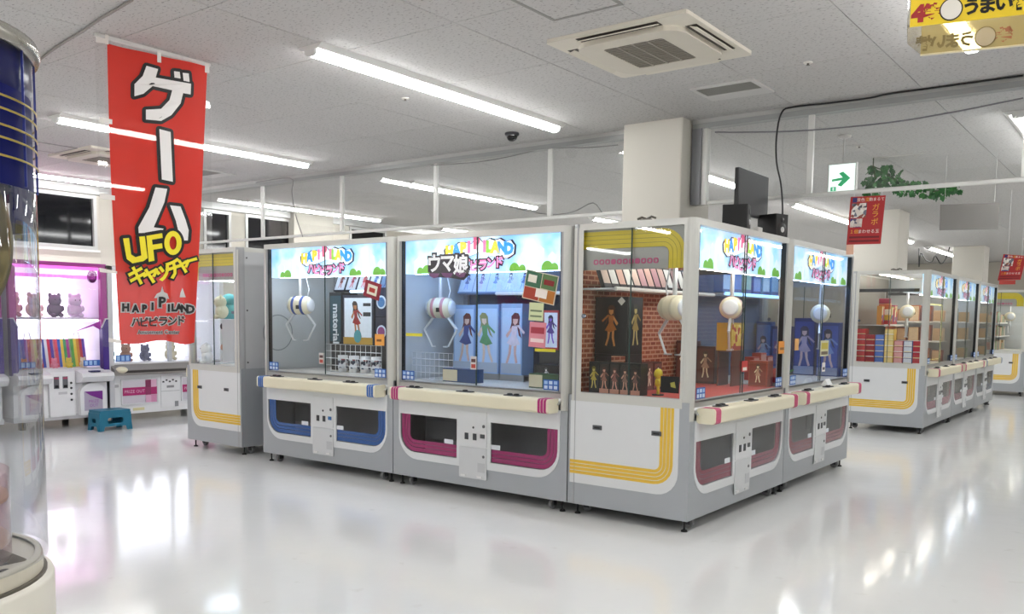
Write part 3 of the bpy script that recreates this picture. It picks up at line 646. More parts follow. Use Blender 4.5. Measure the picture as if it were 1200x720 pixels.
def carton_px(m, label, x0, y0, x1, y1, ly, d, body, **k):
    a, b = lp(m, x0, y0, ly), lp(m, x1, y1, ly); z = min(a.z, b.z); return carton(m, label, (a.x+b.x)/2, ly, k.pop('z', z), abs(b.x-a.x)*k.pop('ws', .96), d, abs(b.z-a.z), body, **k)
def shelf(m, lx0, lx1, ly, z, glow=None):
    s = MB().box(lx0, lx1, ly, D-.032, z-.012, z).build('display_shelf', M('c9cccd', .3), m['t'])
    MB().tube([(lx0, ly, z-.006), (lx1, ly, z-.006)], .014, 8).build('shelf_rail', M(glow, .4, emit=2.2) if glow else M('e4e3de', .3), s)
def riser(m, label, lx, ly, w, d, h, colr='2a2a2e'):
    t = thing('display_riser', label, 'stand', wl_(m, lx, ly, .852), m['rz']); MB().box(-w/2, w/2, 0, d, h-.01, h).build('top', M(colr, .4), t)
    MB().box(-w/2, w/2, d-.01, d, 0, h-.01).build('back', M(colr, .4), t); MB().box(-w/2, w/2, 0, .01, 0, h-.01).build('front', M(colr, .4), t)
def on_glass(m, nm, x0, y0, x1, y1, col, ly=.010, marks=None, rot=0, mat=None, t=.002):
    a, b = lp(m, x0, y0, ly), lp(m, x1, y1, ly); cx, cz = (a.x+b.x)/2, (a.z+b.z)/2; w, h = abs(b.x-a.x), abs(b.z-a.z)
    o = MB().box(-w/2, w/2, -t, 0, -h/2, h/2).build(nm, mat or M(col, .4), m['t']); o.location = (cx, ly, cz); o.rotation_euler = (0, rot, 0)
    if marks:
        for q_, (u0, v0, u1, v1, c) in enumerate(marks): MB().box((u0-.5)*w, (u1-.5)*w, -t-.001-.0007*q_, -t, (v0-.5)*h, (v1-.5)*h).build('mark', M(c, .4), o)
    return o
TAGM = [(.06, .1, .28, .42, 'cfe0f4'), (.38, .1, .6, .42, 'cfe0f4'), (.7, .1, .92, .42, 'cfe0f4'), (.06, .55, .28, .88, '9fc2ea'), (.38, .55, .6, .88, 'cfe0f4'), (.7, .55, .92, .88, '9fc2ea')]
def bluetags(m):
    for a, b in ((.095, .225), (1.48, 1.61)):
        o = MB().box(-.065, .065, -.002, 0, -.036, .036).build('blue_sticker', M('2f62b4', .4), m['t']); o.location = ((a+b)/2, .012, .895)
        for (u0, v0, u1, v1, c) in TAGM: MB().box((u0-.5)*.13, (u1-.5)*.13, -.003, -.002, (v0-.5)*.072, (v1-.5)*.072).build('mark', M(c, .4), o)
for m in (m3_, m2_, m1_, m4_, n1_, n2_, n3_): bluetags(m)
def seam_tag(m, x0, y0, x1, y1, c='d8d0cc'):
    on_glass(m, 'seam_sticker', x0, y0, x1, y1, c, .012, [(.15, .1, .85, .4, 'b04438'), (.15, .55, .85, .8, '5a3a3a')])
def wire_net(m, label, x0, y0, x1, y1, ly, n=10, k=4):
    a, b = lp(m, x0, y0, ly), lp(m, x1, y1, ly); z0, z1 = .853, max(a.z, b.z); w = b.x-a.x
    t = thing('wire_rack', label, 'rack', wl_(m, a.x, ly, z0), m['rz']); vs = []; fs = []
    for j in range(k+1):
        for i in range(n+1): vs.append((w*i/n, 0, (z1-z0)*j/k+.003))
    for j in range(k):
        for i in range(n): q = j*(n+1)+i; fs.append((q, q+1, q+n+2, q+n+1))
    o = MB().add(vs, fs).build('wire_grid', M('dfe2e4', .3, .3), t); md = o.modifiers.new('wire', 'WIREFRAME'); md.thickness = .006; md.use_replace = True
    for x in (0, w): MB().box(x-.006, x+.006, 0, .12, 0, .006).build('foot', M('c8cbcd', .3, .5), t)
def plush(label, p, r, col, ear=None, rz=0, sc=(1, .9, 1.0), name='plush_toy', group=None, snout=None):
    t = thing(name, label, 'plush toy', (p[0], p[1], p[2]), rz, group); c = M(col, .9, vary=.08, bump=.3, bscale=90)
    MB().ball((0, 0, r*.85*sc[2]), r*.85, 14, 8, (sc[0], sc[1], sc[2])).build('body', c, t, True)
    hd = MB().ball((0, -r*.15, r*(1.9*sc[2])), r*.72, 14, 8).build('head', c, t, True)
    for s in (-1, 1):
        MB().ball((s*r*.5, -r*.1, r*(1.9*sc[2]+.6)), r*.24, 10, 6, (1, .6, 1.2)).build('ear', M(ear or col, .9), hd, True)
        MB().ball((s*r*.75, -r*.3, r*1.0*sc[2]), r*.27, 10, 6, (.9, 1, 1.4)).build('arm', c, t, True)
        MB().ball((s*r*.45, -r*.6, r*.25), r*.3, 10, 6, (1, 1.3, .85)).build('foot', c, t, True)
        MB().ball((s*r*.25, -r*.8, r*1.98*sc[2]), r*.07, 8, 5).build('eye', BLK, hd, True)
    return t
# --- blue striped machine
m = m3_; g = 'boxes on the shelf of the blue striped machine'
zs = lp(m, 410, 341, .55).z; shelf(m, .60, 1.60, .55, zs, 'cfe6ff')
on = lp(m, 385, 338, .58)
for i in range(5):
    a = lp(m, 386+13.2*i, 337, .58).x+.04
    carton(m, 'dark framed prize box leaning on the shelf of the blue striped machine, '+ORD[i], a, .66, zs+.004, .15, .035, .20, '1b2230', 'dfe6ee' if i < 4 else '6f8fb8', ['7a2a2a', 'a03a4a', 'c04a50', '5a7ab8', '2f3f66'][i], tilt=-.38, group=g, lean=.1)
zb = lp(m, 420, 405, .50).z
riser(m, 'low dark stand under the large white prize box', lp(m, 415, 405, .5).x, .5, .62, .28, zb-.852-.001)
BB = carton_px(m, 'large white prize box picturing a muscular figure in red trousers', 401, 404.5, 438.5, 346, .50, .2, '2a3040', pic='e4ecf4', z=zb, fig=('2a1c18', '9a2026', 'b5764a'), band='b8923a', lean=-.12)
w = abs(lp(m, 438.5, 346, .5).x-lp(m, 401, 346, .5).x)*.96; hb = abs(lp(m, 420, 346, .5).z-zb)
MB().prism(ell(0.0, hb*.18, .05, .06, 14), -.0042, -.003).build('ball_print', M('4f9aa0', .4), BB)
MB().box(w*.18, w*.42, -.0042, -.003, hb*.78, hb*.84).build('title_print', M('22242c', .4), BB)
MB().box(w*.18, w*.42, -.0042, -.003, hb*.58, hb*.66).build('title_print', M('22242c', .4), BB)
SB = carton_px(m, 'narrow dark prize box lettered material, beside the large white box', 386, 404.5, 400.5, 344, .50, .2, '14161c', z=zb, pic='2a4c58')
mb = MB(); sw = abs(lp(m, 400.5, 344, .5).x-lp(m, 386, 344, .5).x)
text_on(mb, 'material', .115, lambda u, v: (v+.01, -.0035, hb*.42-u), .003, 0, 0, 0); mb.build('lettering', M('dfe6ea', .4), SB)
for i, (x0, y0, x1, y1, c) in enumerate(((439.5, 372, 450, 350, '3f74a8'), (440, 398, 450.5, 373, '8a3f78'))):
    zz = zb if i else zb+.265
    cc = carton(m, ['dark prize box with a pale blue badge, stacked right of the large white box', 'dark prize box with a pink badge right of the large white box'][i], lp(m, 447, 380, .5).x, .5, zz, .15, .18, .26, '16203a')
    MB().prism(ell(0, .13, .06, .06, 16), -.003, 0).build('badge_print', M('d0dcea', .4), cc); MB().prism(ell(0, .13, .045, .045, 16), -.005, -.003).build('badge_center', M(c, .4), cc)
riser(m, 'narrow stand under the two badge boxes', lp(m, 447, 380, .5).x, .5, .16, .18, zb-.852-.001)
wire_net(m, 'white wire net rack in front of the cups in the blue striped machine', 382, 430, 447, 406, .22, 11, 4)
for i in range(4):
    a = lp(m, 399+13*i, 426, .33); t = thing('prize_cup', 'patterned prize cup behind the wire net, '+ORD[i], 'cup', wl_(m, a.x, .36, .853), 0, 'cups behind the wire net')
    MB().lathe([(.001, 0), (.042, 0), (.046, .15), (.043, .15), (.04, .01)], seg=14).build('cup', M('e4e4e6', .4), t, True)
    MB().lathe([(.0452, .035), (.0468, .12)], seg=14).build('print_band', printmat('cupband%d' % (i % 2), ['d8dde4', '2a3348', '8a3a44', '3b4a6a', 'e8e8ea'], 40), t, True)
# rear panel graphics seen in the empty left half
rp = [o for o in m['t'].children if o.name.startswith('back_panel')][0]
mb = MB(); a = lpx(m, 326, 390, .012); mb.prism(ell(a.y, a.z, .17, .17, 28), .0095, .012, 'x', [ell(a.y, a.z, .160, .160, 28)]); mb.build('ring_print', M('8d9396', .5), m['t'])
mb = MB(); p0, p1 = Vector((.12, 0, 0)), Vector((.48, 0, 0))
mb.prism([(p0.x, .86), (p1.x, .86), (p1.x, 1.7), (p0.x, 1.7)], D-.033, D-.03, 'y', [[(p0.x+.006, .866), (p1.x-.006, .866), (p1.x-.006, 1.694), (p0.x+.006, 1.694)]]); mb.build('door_outline', M('7f8588', .5), rp)
on_glass(m, 'price_card', 427, 350, 446, 330, '8f1d30', .010, [(.2, .2, .8, .8, 'ece6d2'), (.32, .36, .68, .62, 'b5352c')], rot=.25)
on_glass(m, 'price_tag', 439.5, 405, 450.5, 392, 'eaa24a', .010, [(.2, .35, .7, .55, '7a4a20')])
seam_tag(m, 374, 426.5, 379.5, 414)
# --- magenta machine
m = m2_; g = 'boxes on the shelf of the magenta machine'
zs = lp(m, 570, 343.5, .55).z; shelf(m, .62, 1.6, .55, zs); 
for i in range(5):
    a = lp(m, 541+16.5*i, 336, .62).x
    carton(m, 'pale blue prize box leaning on the shelf of the magenta machine, '+ORD[i], a, .66, zs+.004, .165, .035, .20, '7f9cc4', 'cfe0f2', ['6f7fb4', '9a8fc0', '7f9ac8', 'a8b4d8', '5f7ab0'][i], tilt=-.38, group=g)
for i, (x0, x1) in enumerate(((531, 557), (558, 585), (586, 613))):
    t = carton_px(m, ORD[i]+' of the three tall pale blue prize boxes in the magenta machine', x0, 424+i*2.5, x1, 346, .56, .16, '8fb0d8', pic=M('b8d2f0', .3, vary=.15, scale=5), fig=[('6a2f2a', '3a4a8a', 'e0c0b0'), ('8a8a5a', '5f9a6a', 'e0c8b8'), ('5a2a34', 'd8d0e0', 'd8b0a8')][i], band='a9b4c4', z=.853+.05, lean=(.1, -.1, .12)[i], group='tall pale blue prize boxes')
    riser(m, 'low grey plinth under the '+ORD[i]+' tall pale blue box', lp(m, (x0+x1)/2, 424, .56).x, .56, .24, .16, .05, '8c8a88')
t = carton_px(m, 'slim white poster box with a purple figure, left in the magenta machine', 474, 391, 485, 335, .45, .04, 'e6e2ea', fig='6a3a86', band='5a2a78', z=1.2); 
riser(m, 'tall dark stand under the slim white poster box', lp(m, 480, 391, .45).x, .45, .2, .12, 1.2-.853, '2c3346')
on_glass(m, 'price_strip', 476, 394, 495, 391, 'd8cf3a', .012)
carton_px(m, 'dark green prize box standing behind the slim poster box', 487, 400, 508, 340, .7, .1, '2c4a52', z=.853+.25)
riser(m, 'dark stand under the dark green prize box', lp(m, 497, 400, .7).x, .7, .3, .12, .25, '28303e')
wire_net(m, 'white wire net rack at the left of the magenta machine', 483, 436, 531, 415, .2, 9, 4)
for (x0, x1, lab, c1, c2, f_) in ((519, 557, 'long blue and cream prize box lying behind the magenta machine front glass', '2c4a7a', 'd9d0b4', None), (620, 655, 'long green and cream prize box lying right in the magenta machine', '3a5a3c', 'd9d0b4', None)):
    a, b = lp(m, x0, 440, .14), lp(m, x1, 440, .14); t = carton(m, lab, (a.x+b.x)/2, .14, .853, b.x-a.x, .1, .105, c1)
    ww = b.x-a.x; MB().box(-ww/2, -ww*.05, -.002, 0, .008, .097).build('label_panel', M(c2, .4), t)
t = carton_px(m, 'black prize box with a pale figure at the right of the magenta machine', 626, 436, 655, 412, .3, .2, '17181e', fig='d5dae2', z=.853)
t = carton_px(m, 'red and white prize box standing at the right of the magenta machine', 636, 408, 655, 362, .5, .14, 'b03a3a', pic='dfe4ea', fig='5a3f86', z=1.12); riser(m, 'stand under the red and white prize box', lp(m, 646, 408, .5).x, .5, .22, .14, 1.12-.853)
on_glass(m, 'comic_card', 614, 354, 653, 319, 'd8cdb4', .010, [(.03, .03, .5, .42, 'a5402e'), (.03, .45, .5, .97, '3c6a50'), (.53, .03, .97, .45, 'b5722e'), (.53, .48, .97, .97, '5a7a4c'), (.1, .6, .36, .86, 'efe8da'), (.4, .15, .75, .45, 'efe6dc'), (.6, .62, .9, .8, '8a2a2a')], rot=.2)
on_glass(m, 'yellow_note', 620, 376, 637, 355, 'd3dcae', .012, [(.1, .2, .9, .3, '7a8a6a'), (.1, .5, .9, .6, '7a8a6a')], rot=.05)
on_glass(m, 'pink_note', 620, 407, 640, 378, 'd88a98', .012, [(.1, .2, .9, .35, 'f0d8d8'), (.1, .55, .9, .8, 'a83a4a')], rot=.05)
on_glass(m, 'price_strip', 627, 412, 651, 409.5, 'd8cf3a', .012)
seam_tag(m, 551.5, 433, 558.5, 418)
# cut-out title sign hanging in front of the header
a = lp(m, 525, 312, .04); h_ = [o for o in m['t'].children if o.name.startswith('header')][0]
F = lambda t_: (lambda u, v: (a.x+u, .036-t_, a.z+v))
mo, mw, mp = MB(), MB(), MB()
me_ = MB()
me_.prism([(a.x-.205, a.z+.075), (a.x-.08, a.z+.085), (a.x+.06, a.z+.09), (a.x+.2, a.z+.085), (a.x+.215, a.z-.07), (a.x+.16, a.z-.11), (a.x+.02, a.z-.09), (a.x-.1, a.z-.085), (a.x-.205, a.z-.04)], .036, .04)
sg = me_.build('hanging_sign', M('2c2438', .4), m['t'])
for i, ch in enumerate('ウマ娘'):
    text_on(mo, ch, .15, F(.001), .02, 0, -.135+.135*i, .025-.008*i); text_on(mw, ch, .15, F(.003), .005, 0, -.135+.135*i, .025-.008*i)
mo.build('lettering_outline', M('2c2438', .4), sg)
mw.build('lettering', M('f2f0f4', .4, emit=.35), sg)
for i, ch in enumerate('ウマ娘'): mp.prism([(a.x-.2+.135*i, a.z-.05), (a.x-.08+.135*i, a.z-.055), (a.x-.1+.135*i, a.z-.085), (a.x-.14+.135*i, a.z-.09), (a.x-.18+.135*i, a.z-.075)], .033, .036)
mp.build('drip_print', M('7a3f78', .4), sg)
# --- corner machine
m = m1_; g = 'boxes on the shelf of the corner machine'
zs = lp(m, 740, 338.5, .60).z; shelf(m, .06, 1.62, .60, zs)
ORD += ['eleventh from left', 'twelfth from left', 'thirteenth from left', 'fourteenth from left']
for i in range(14):
    carton(m, 'dark prize box leaning on the upper shelf of the corner machine, '+ORD[i], .12+.105*i, .69, zs+.004, .095, .03, .19, '17171b', ['d9c2b2', 'e8e6e2', 'e2b5a4', 'f0eee8', 'e9cfc0', 'c79aa0', 'd8b0a4', 'b98a92', 'c8a8a0', 'e6e4e0', '8a6a64', 'e2e0da', 'b09a94', '6a5652'][i], None, '241f22', tilt=-.36, group=g)
# big black figure box: corner edge at pixel 735
LX = .24; yf, yb = lpx(m, 735, 385, LX).y, min(D-.05, lpx(m, 697, 385, LX).y); w = lp(m, 753, 385, yf).x-LX; dd = yb-yf
zb, zt = lpx(m, 735, 416, LX).z, lpx(m, 735, 348, LX).z
riser(m, 'black stand under the large black figure box in the corner machine', LX+w/2, yf, w, dd, zb-.853, '1a1a1e')
t = carton(m, 'large black prize box printed with a gold figure in the corner machine', LX+w/2, yf, zb, w*.98, dd, zt-zb, '15161b', '1d2028', ('3a3a30', 'a89050', 'c8b878'), side_fig=('4a2c18', 'a86428', 'c88a4a'))
MB().prism([(.03+.0, .0), (.06, .03), (.03, .06), (.0, .03)], -w*.49-.002, -w*.49, 'x').xf(Matrix.Translation((0, .02, (zt-zb)*.85))).build('emblem_print', M('d9d6cc', .4), t)
for i in range(5):
    ya, yb_ = lpx(m, 690+12.2*i, 440, .09).y, lpx(m, 702+12.2*i, 440, .09).y
    carton(m, 'small black figure box in the bottom row of the corner machine, '+ORD[i], .09, (ya+yb_)/2, .853, abs(ya-yb_)*.96, .1, .215, ['131418', '16171b', '141418', '17181c', '131317'][i], ['14161a', '2a201c', '2a201c', '241c1a', '241c1a'][i], [('6a6020', 'b9a63f', 'c8b860'), ('4a2a20', '8a5a48', 'c98f78'), ('4a2a20', '7a4a40', 'c08a78'), ('3a2420', '7a5a4a', 'b98a72'), ('3a2420', '6a4a40', 'b5846c')][i], None if i == 0 else 'b98a78', group='black figure boxes in the corner machine', rz=-math.pi/2)
for i in range(4):
    x_ = .30+.13*i
    carton(m, 'small maroon figure box behind the toy figure in the corner machine, '+ORD[i], x_, .60, .853, .12, .1, .2, ['4a2626', '5a2f2c', '6a3a34', '4a2626'][i], ['7a4a40', '8a564a', '6a3e38', '7a4a44'][i], 'c9a090', group='maroon figure boxes in the corner machine')
a = lp(m, 762, 447, .42); t = thing('toy_figure', 'small yellow toy figure in front of the black boxes in the corner machine', 'figure', wl_(m, a.x, .36, .853), m['rz']+.6); Yc = M('d9c832', .4)
MB().lathe([(.001, 0), (.04, 0), (.04, .008), (.001, .008)], seg=14).build('stand', BLK, t)
MB().lathe([(.001, .06), (.016, .06), (.024, .075), (.022, .1), (.014, .118), (.001, .12)], seg=12).build('body', Yc, t, True)
MB().ball((0, 0, .145), .034, 12, 8, (1, .9, 1.05)).build('head', Yc, t, True)
for s in (-1, 1):
    MB().tube([(s*.012, 0, .066), (s*.016, 0, .008)], .009, 8).build('leg', Yc, t, True); MB().tube([(s*.02, 0, .105), (s*.038, -.008, .075)], .007, 8).build('arm', Yc, t, True)
t = carton_px(m, 'tilted yellow and red popcorn style prize box in the corner machine', 857, 384, 873, 352, .32, .12, 'c9a032', pic=printmat('popcorn', ['d8b83a', 'e6cf6a', 'b5342a', 'e0c050', 'efe2a0'], 26), z=1.13, band='a83224'); riser(m, 'brown stand under the yellow and red prize box', lp(m, 865, 384, .32).x, .32, .2, .12, 1.13-.853, '6a3f34')
for i, (ly, w, h, c, pc) in enumerate(((.16, .15, .2, 'a8523c', '8a4434'), (.60, .16, .3, '4a2c28', '6a4438'), (.78, .16, .34, '5a3230', '7a4a3c'))):
    carton(m, ['orange brown prize box nearest the glass at the right end of the corner machine', 'dark brown prize box in the right end of the corner machine', 'tall brown prize box at the back right of the corner machine'][i], 1.50, ly, .853, w, .12, h, c, pc, 'c8a888', rz=-math.pi/2)
on_glass(m, 'seam_sticker', 869, 436, 876, 423, 'c03a34', .012, [(.15, .1, .85, .4, 'e8e0d8')])
on_glass(m, 'price_tag', 912, 415, 920, 400, 'e89a3c', .012, [(.2, .3, .8, .5, '8a5a20')])
a = lpx(m, 774, 460, -.002); b = lpx(m, 796, 442, -.002)
sc = MB().box(-.004, -.001, b.y, a.y, a.z, b.z).build('display_card', M('0d0d0f', .3), m['t'])
MB().prism([(b.y+.02, (a.z+b.z)/2-.02), (b.y+.055, (a.z+b.z)/2-.014), (b.y+.06, (a.z+b.z)/2+.012), (b.y+.03, (a.z+b.z)/2+.02)], -.006, -.004, 'x').build('card_print', M('9a9440', .4), sc)
# --- right machine
m = m4_; zs = lp(m, 955, 351, .58).z; shelf(m, .1, 1.6, .58, zs, '9fd0ff')
for i in range(6): carton(m, 'bluish prize box on the upper shelf of the right machine, '+ORD[i], .22+.22*i, .62, zs+.01, .17, .08, .15+.03*(i % 3), ['3f78c8', '8fb4d8', '5f9a8a', '4a6ab8', '86b4c8', '3f8ac0'][i], ['b8d4ee', '4a88d0', 'a8d0b8', '8fb0e0', 'd0e4ee', '90c0e0'][i], None, '2c4a86', group='boxes on the shelf of the right machine')
for i in range(3):
    carton(m, 'red snack pack on the left half of the right machine deck, '+ORD[i], .5+.16*i, .45, .853, .13, .08, .2+.03*(i % 2), ['b8322a', 'c04a34', 'a83a2c'][i], 'd8a090', None, None, group='red snack packs in the right machine', name='snack_bag')
for i, (ly, w, h, c, p_) in enumerate(((.17, .2, .5, '24408a', '3a5cb8'), (.39, .2, .54, '1d2f6a', '2c4694'), (.61, .2, .46, '26386e', '4a62a8'), (.79, .15, .5, '31508f', '5f84c0'))):
    carton(m, 'tall blue prize box along the right end of the right machine, '+['nearest the glass', 'second from the glass', 'third from the glass', 'against the back'][i], 1.52, ly, .853, w, .1, h, c, p_, ('2a2a4a', ['7fa0d8', 'b0a8c8', '6f8ad0', '9fc0e0'][i], 'd8c0c0'), '8a9ac0', group='tall blue boxes in the right machine', rz=-math.pi/2)
t = thing('plush_toy', 'long red plush carrot shape lying in the right machine', 'plush toy', wl_(m, .3, .2, .853), m['rz'])
MB().lathe([(.001, -.2), (.03, -.19), (.055, -.1), (.062, 0), (.055, .12), (.03, .19), (.001, .2)], (0, 0, .062), 'x', 14).build('body', M('c8331f', .9), t, True)
for s in (-1, 1): MB().tube([(.18, s*.01, .07), (.26, s*.05, .1)], [.014, .006], 8).build('leaf', M('2f7a3a', .8), t, True)
on_glass(m, 'notice_card', 961, 418, 971, 399, 'd8d6b0', .012, [(.1, .1, .9, .3, '6a5a4a'), (.1, .45, .9, .85, 'c8b84a')])
on_glass(m, 'price_tag', 931, 411, 936, 397, 'e8b06a', .012)
on_glass(m, 'seam_sticker', 963, 436, 967, 425, 'e6e2dc', .012, [(.15, .2, .85, .5, '444444')])
t = thing('white_card_stand', 'small white folded card on the console of the right machine', 'card', wl_(m, .80, -.06, .826), m['rz']); MB().prism([(-.03, 0), (.03, 0), (0, .05)], -.06, .06, 'x').build('card', M('f0f0ee', .5), t)
# --- turned machine at the left
m = m0_
def putw(px, py, Y): return ony(px, py, Y)
p = putw(270, 432, .5); t = thing('plush_pillar', 'tall teal plush tower in the turned machine', 'plush toy', (p.x, p.y, .853), 0)
for k in range(7): MB().ball((0, 0, .06+.1*k), .075, 12, 8, (1, 1, .85)).build('segment', M(['5aa8a8', '4f9c9e', '63b0ac'][k % 3], .9, vary=.1), t, True)
for k, c in enumerate(('c08a70', '22242a', 'b0605a')): MB().ball((-.05, -.045, .16+.22*k), .035, 10, 6).build('charm', M(c, .8), t, True)
for (px, Y, r, c, lab, lift) in ((256, .34, .09, 'ded8b8', 'cream plush toy in the turned machine', .46), (252, .62, .08, '3f58b8', 'blue plush toy in the turned machine', .30), (243, .16, .08, 'f2f2f0', 'white plush toy lying low in the turned machine', .0), (244, .9, .08, 'd8d4e0', 'pale lilac plush toy at the back of the turned machine', .30)):
    p = putw(px, 420, Y); p.x = max(-5.44, min(-4.9, p.x))
    if lift:
        tt = thing('display_riser', 'white stand carrying the '+lab, 'stand', (p.x, p.y, .853)); MB().box(-.1, .1, -.09, .09, lift-.01, lift).build('top', M('e4e6e8', .4), tt)
        MB().box(-.1, .1, -.09, .09, 0, .012).build('foot_plate', M('d8dadc', .4), tt); MB().box(-.1, .1, .07, .09, .012, lift-.01).build('back', M('d8dadc', .4), tt)
    plush(lab, (p.x, p.y, .853+lift), r, c, rz=-.6)
# --- second island
m = n1_; cc = ['b3242c', 'a01f28', '2a4a9a', 'd8b03a', 'b3242c', '2a3f8a', 'c8323a', 'e0dcd6']
def shelfx(m, lx, z): 
    s = MB().box(lx, W-.06, .09, D-.04, z-.012, z).build('display_shelf', M('c9cccd', .3), m['t']); MB().tube([(lx, .09, z-.006), (lx, D-.04, z-.006)], .012, 8).build('shelf_rail', M('e4e3de', .3), s)
for i in range(7):
    for k in range((6, 5, 5, 6, 4, 4, 4)[i]):
        carton(m, 'snack box %s up in the %s column of the second island' % (['lowest', 'one', 'two', 'three', 'four', 'five'][k], ORD[i]), .10, .80-.112*i, .853+.071*k, .106, .14, .069, cc[(i+(k//4)*(i > 3)) % 8], ['d8484a', None, '5a7ac8', 'e8d08a', 'e0a0a0', 'd8dce8', None][i], None, ['f0e6e0', 'e8d8a0'][(i+k) % 2], group='snack boxes stacked in the second island', name='snack_box', rz=-math.pi/2)
zs = 1.33; shelf(m, .2, 1.15, .55, zs)
for i in range(5):
    carton(m, 'colourful snack bag standing on the shelf of the second island, '+ORD[i], .3+.16*i, .6, zs+.001, .13, .06, .24+.02*(i % 3), ['c8862f', 'b84a3a', 'd8b85a', '8a9a4a', 'c85a7a', 'd8c8a0', 'a85a34'][i], printmat('snack%d' % (i % 3), ['d8a83a', 'c03a2f', 'e8dcb8', '4a6ab0', 'e0b050'], 14+3*i), None, 'b02a2a', group='snack bags on the shelf', name='snack_bag')
hb = thing('snack_strip', 'long multicoloured strip of snack packs hanging in the second island', 'snacks', wl_(m, .35, .60, 1.32), m['rz']-math.pi/2)
for k in range(5): MB().rbox(-.07, .07, 0, .03, .07*k, .07*k+.066, .012, 2, 'x').build('pack', M(['c03030', 'd8b23a', 'e8e0d0', 'c8602f', 'b03a58', '4a6ab0'][k], .4), hb)
MB().tube([(0, .015, .345), (0, .015, 1.74-1.32)], .004, 6).build('cord', M('d8d8d8', .5), hb)
for m, tint, nm in ((n1_, ['b04a3a', 'd8b08a', '8a3a34', 'c87a5a', 'a85a4a', 'e0c8a8'], 'right end of the snack machine'), (n2_, ['8a5a4a', 'b08a5a', '7a8a6a', 'a84a3a', '6a5a4a', 'c0a070'], 'middle machine of island two'), (n3_, ['6a7a5a', 'a87a3a', '4a6a5a', '8a4a3a', 'b09a6a', '5a6a7a'], 'end machine of island two'), (f1_, ['c87a6a', 'd8b88a', 'b85a4a', '8aa07a', 'd09a8a', 'c8c0b0'], 'far right machine')):
    for z, lv in ((.853, 'deck'), (1.12, 'lower shelf'), (1.38, 'upper shelf')):
        if z > .9: (shelf(m, .1, 1.6, .5, z-.001) if m is f1_ else shelfx(m, 1.2, z-.001))
        for i in range(6 if m is f1_ else 5):
            r = random.Random(i*7+int(z*100)); px_ = (.22+.24*i, .56) if m is f1_ else (1.25, .14+.15*i)
            carton(m, 'small prize box, %s on the %s, %s' % (lv, nm, ORD[i]), px_[0], px_[1], z, .2 if m is f1_ else .125, .12, .13+.09*r.random(), tint[(i+int(z*10)) % 6], tint[(i*2+1) % 6], None, None, 0 if m is f1_ else -math.pi/2, group='boxes in the '+nm)
on = n1_
fr = MB().prism([(.1, .9), (1.0, .9), (1.0, 1.6), (.1, 1.6)], .05, .06, 'y', [[(.115, .9), (.985, .9), (.985, 1.585), (.115, 1.585)]]); fr.build('lit_frame', M('e8e6a0', .4, emit=1.5), n1_['t'])
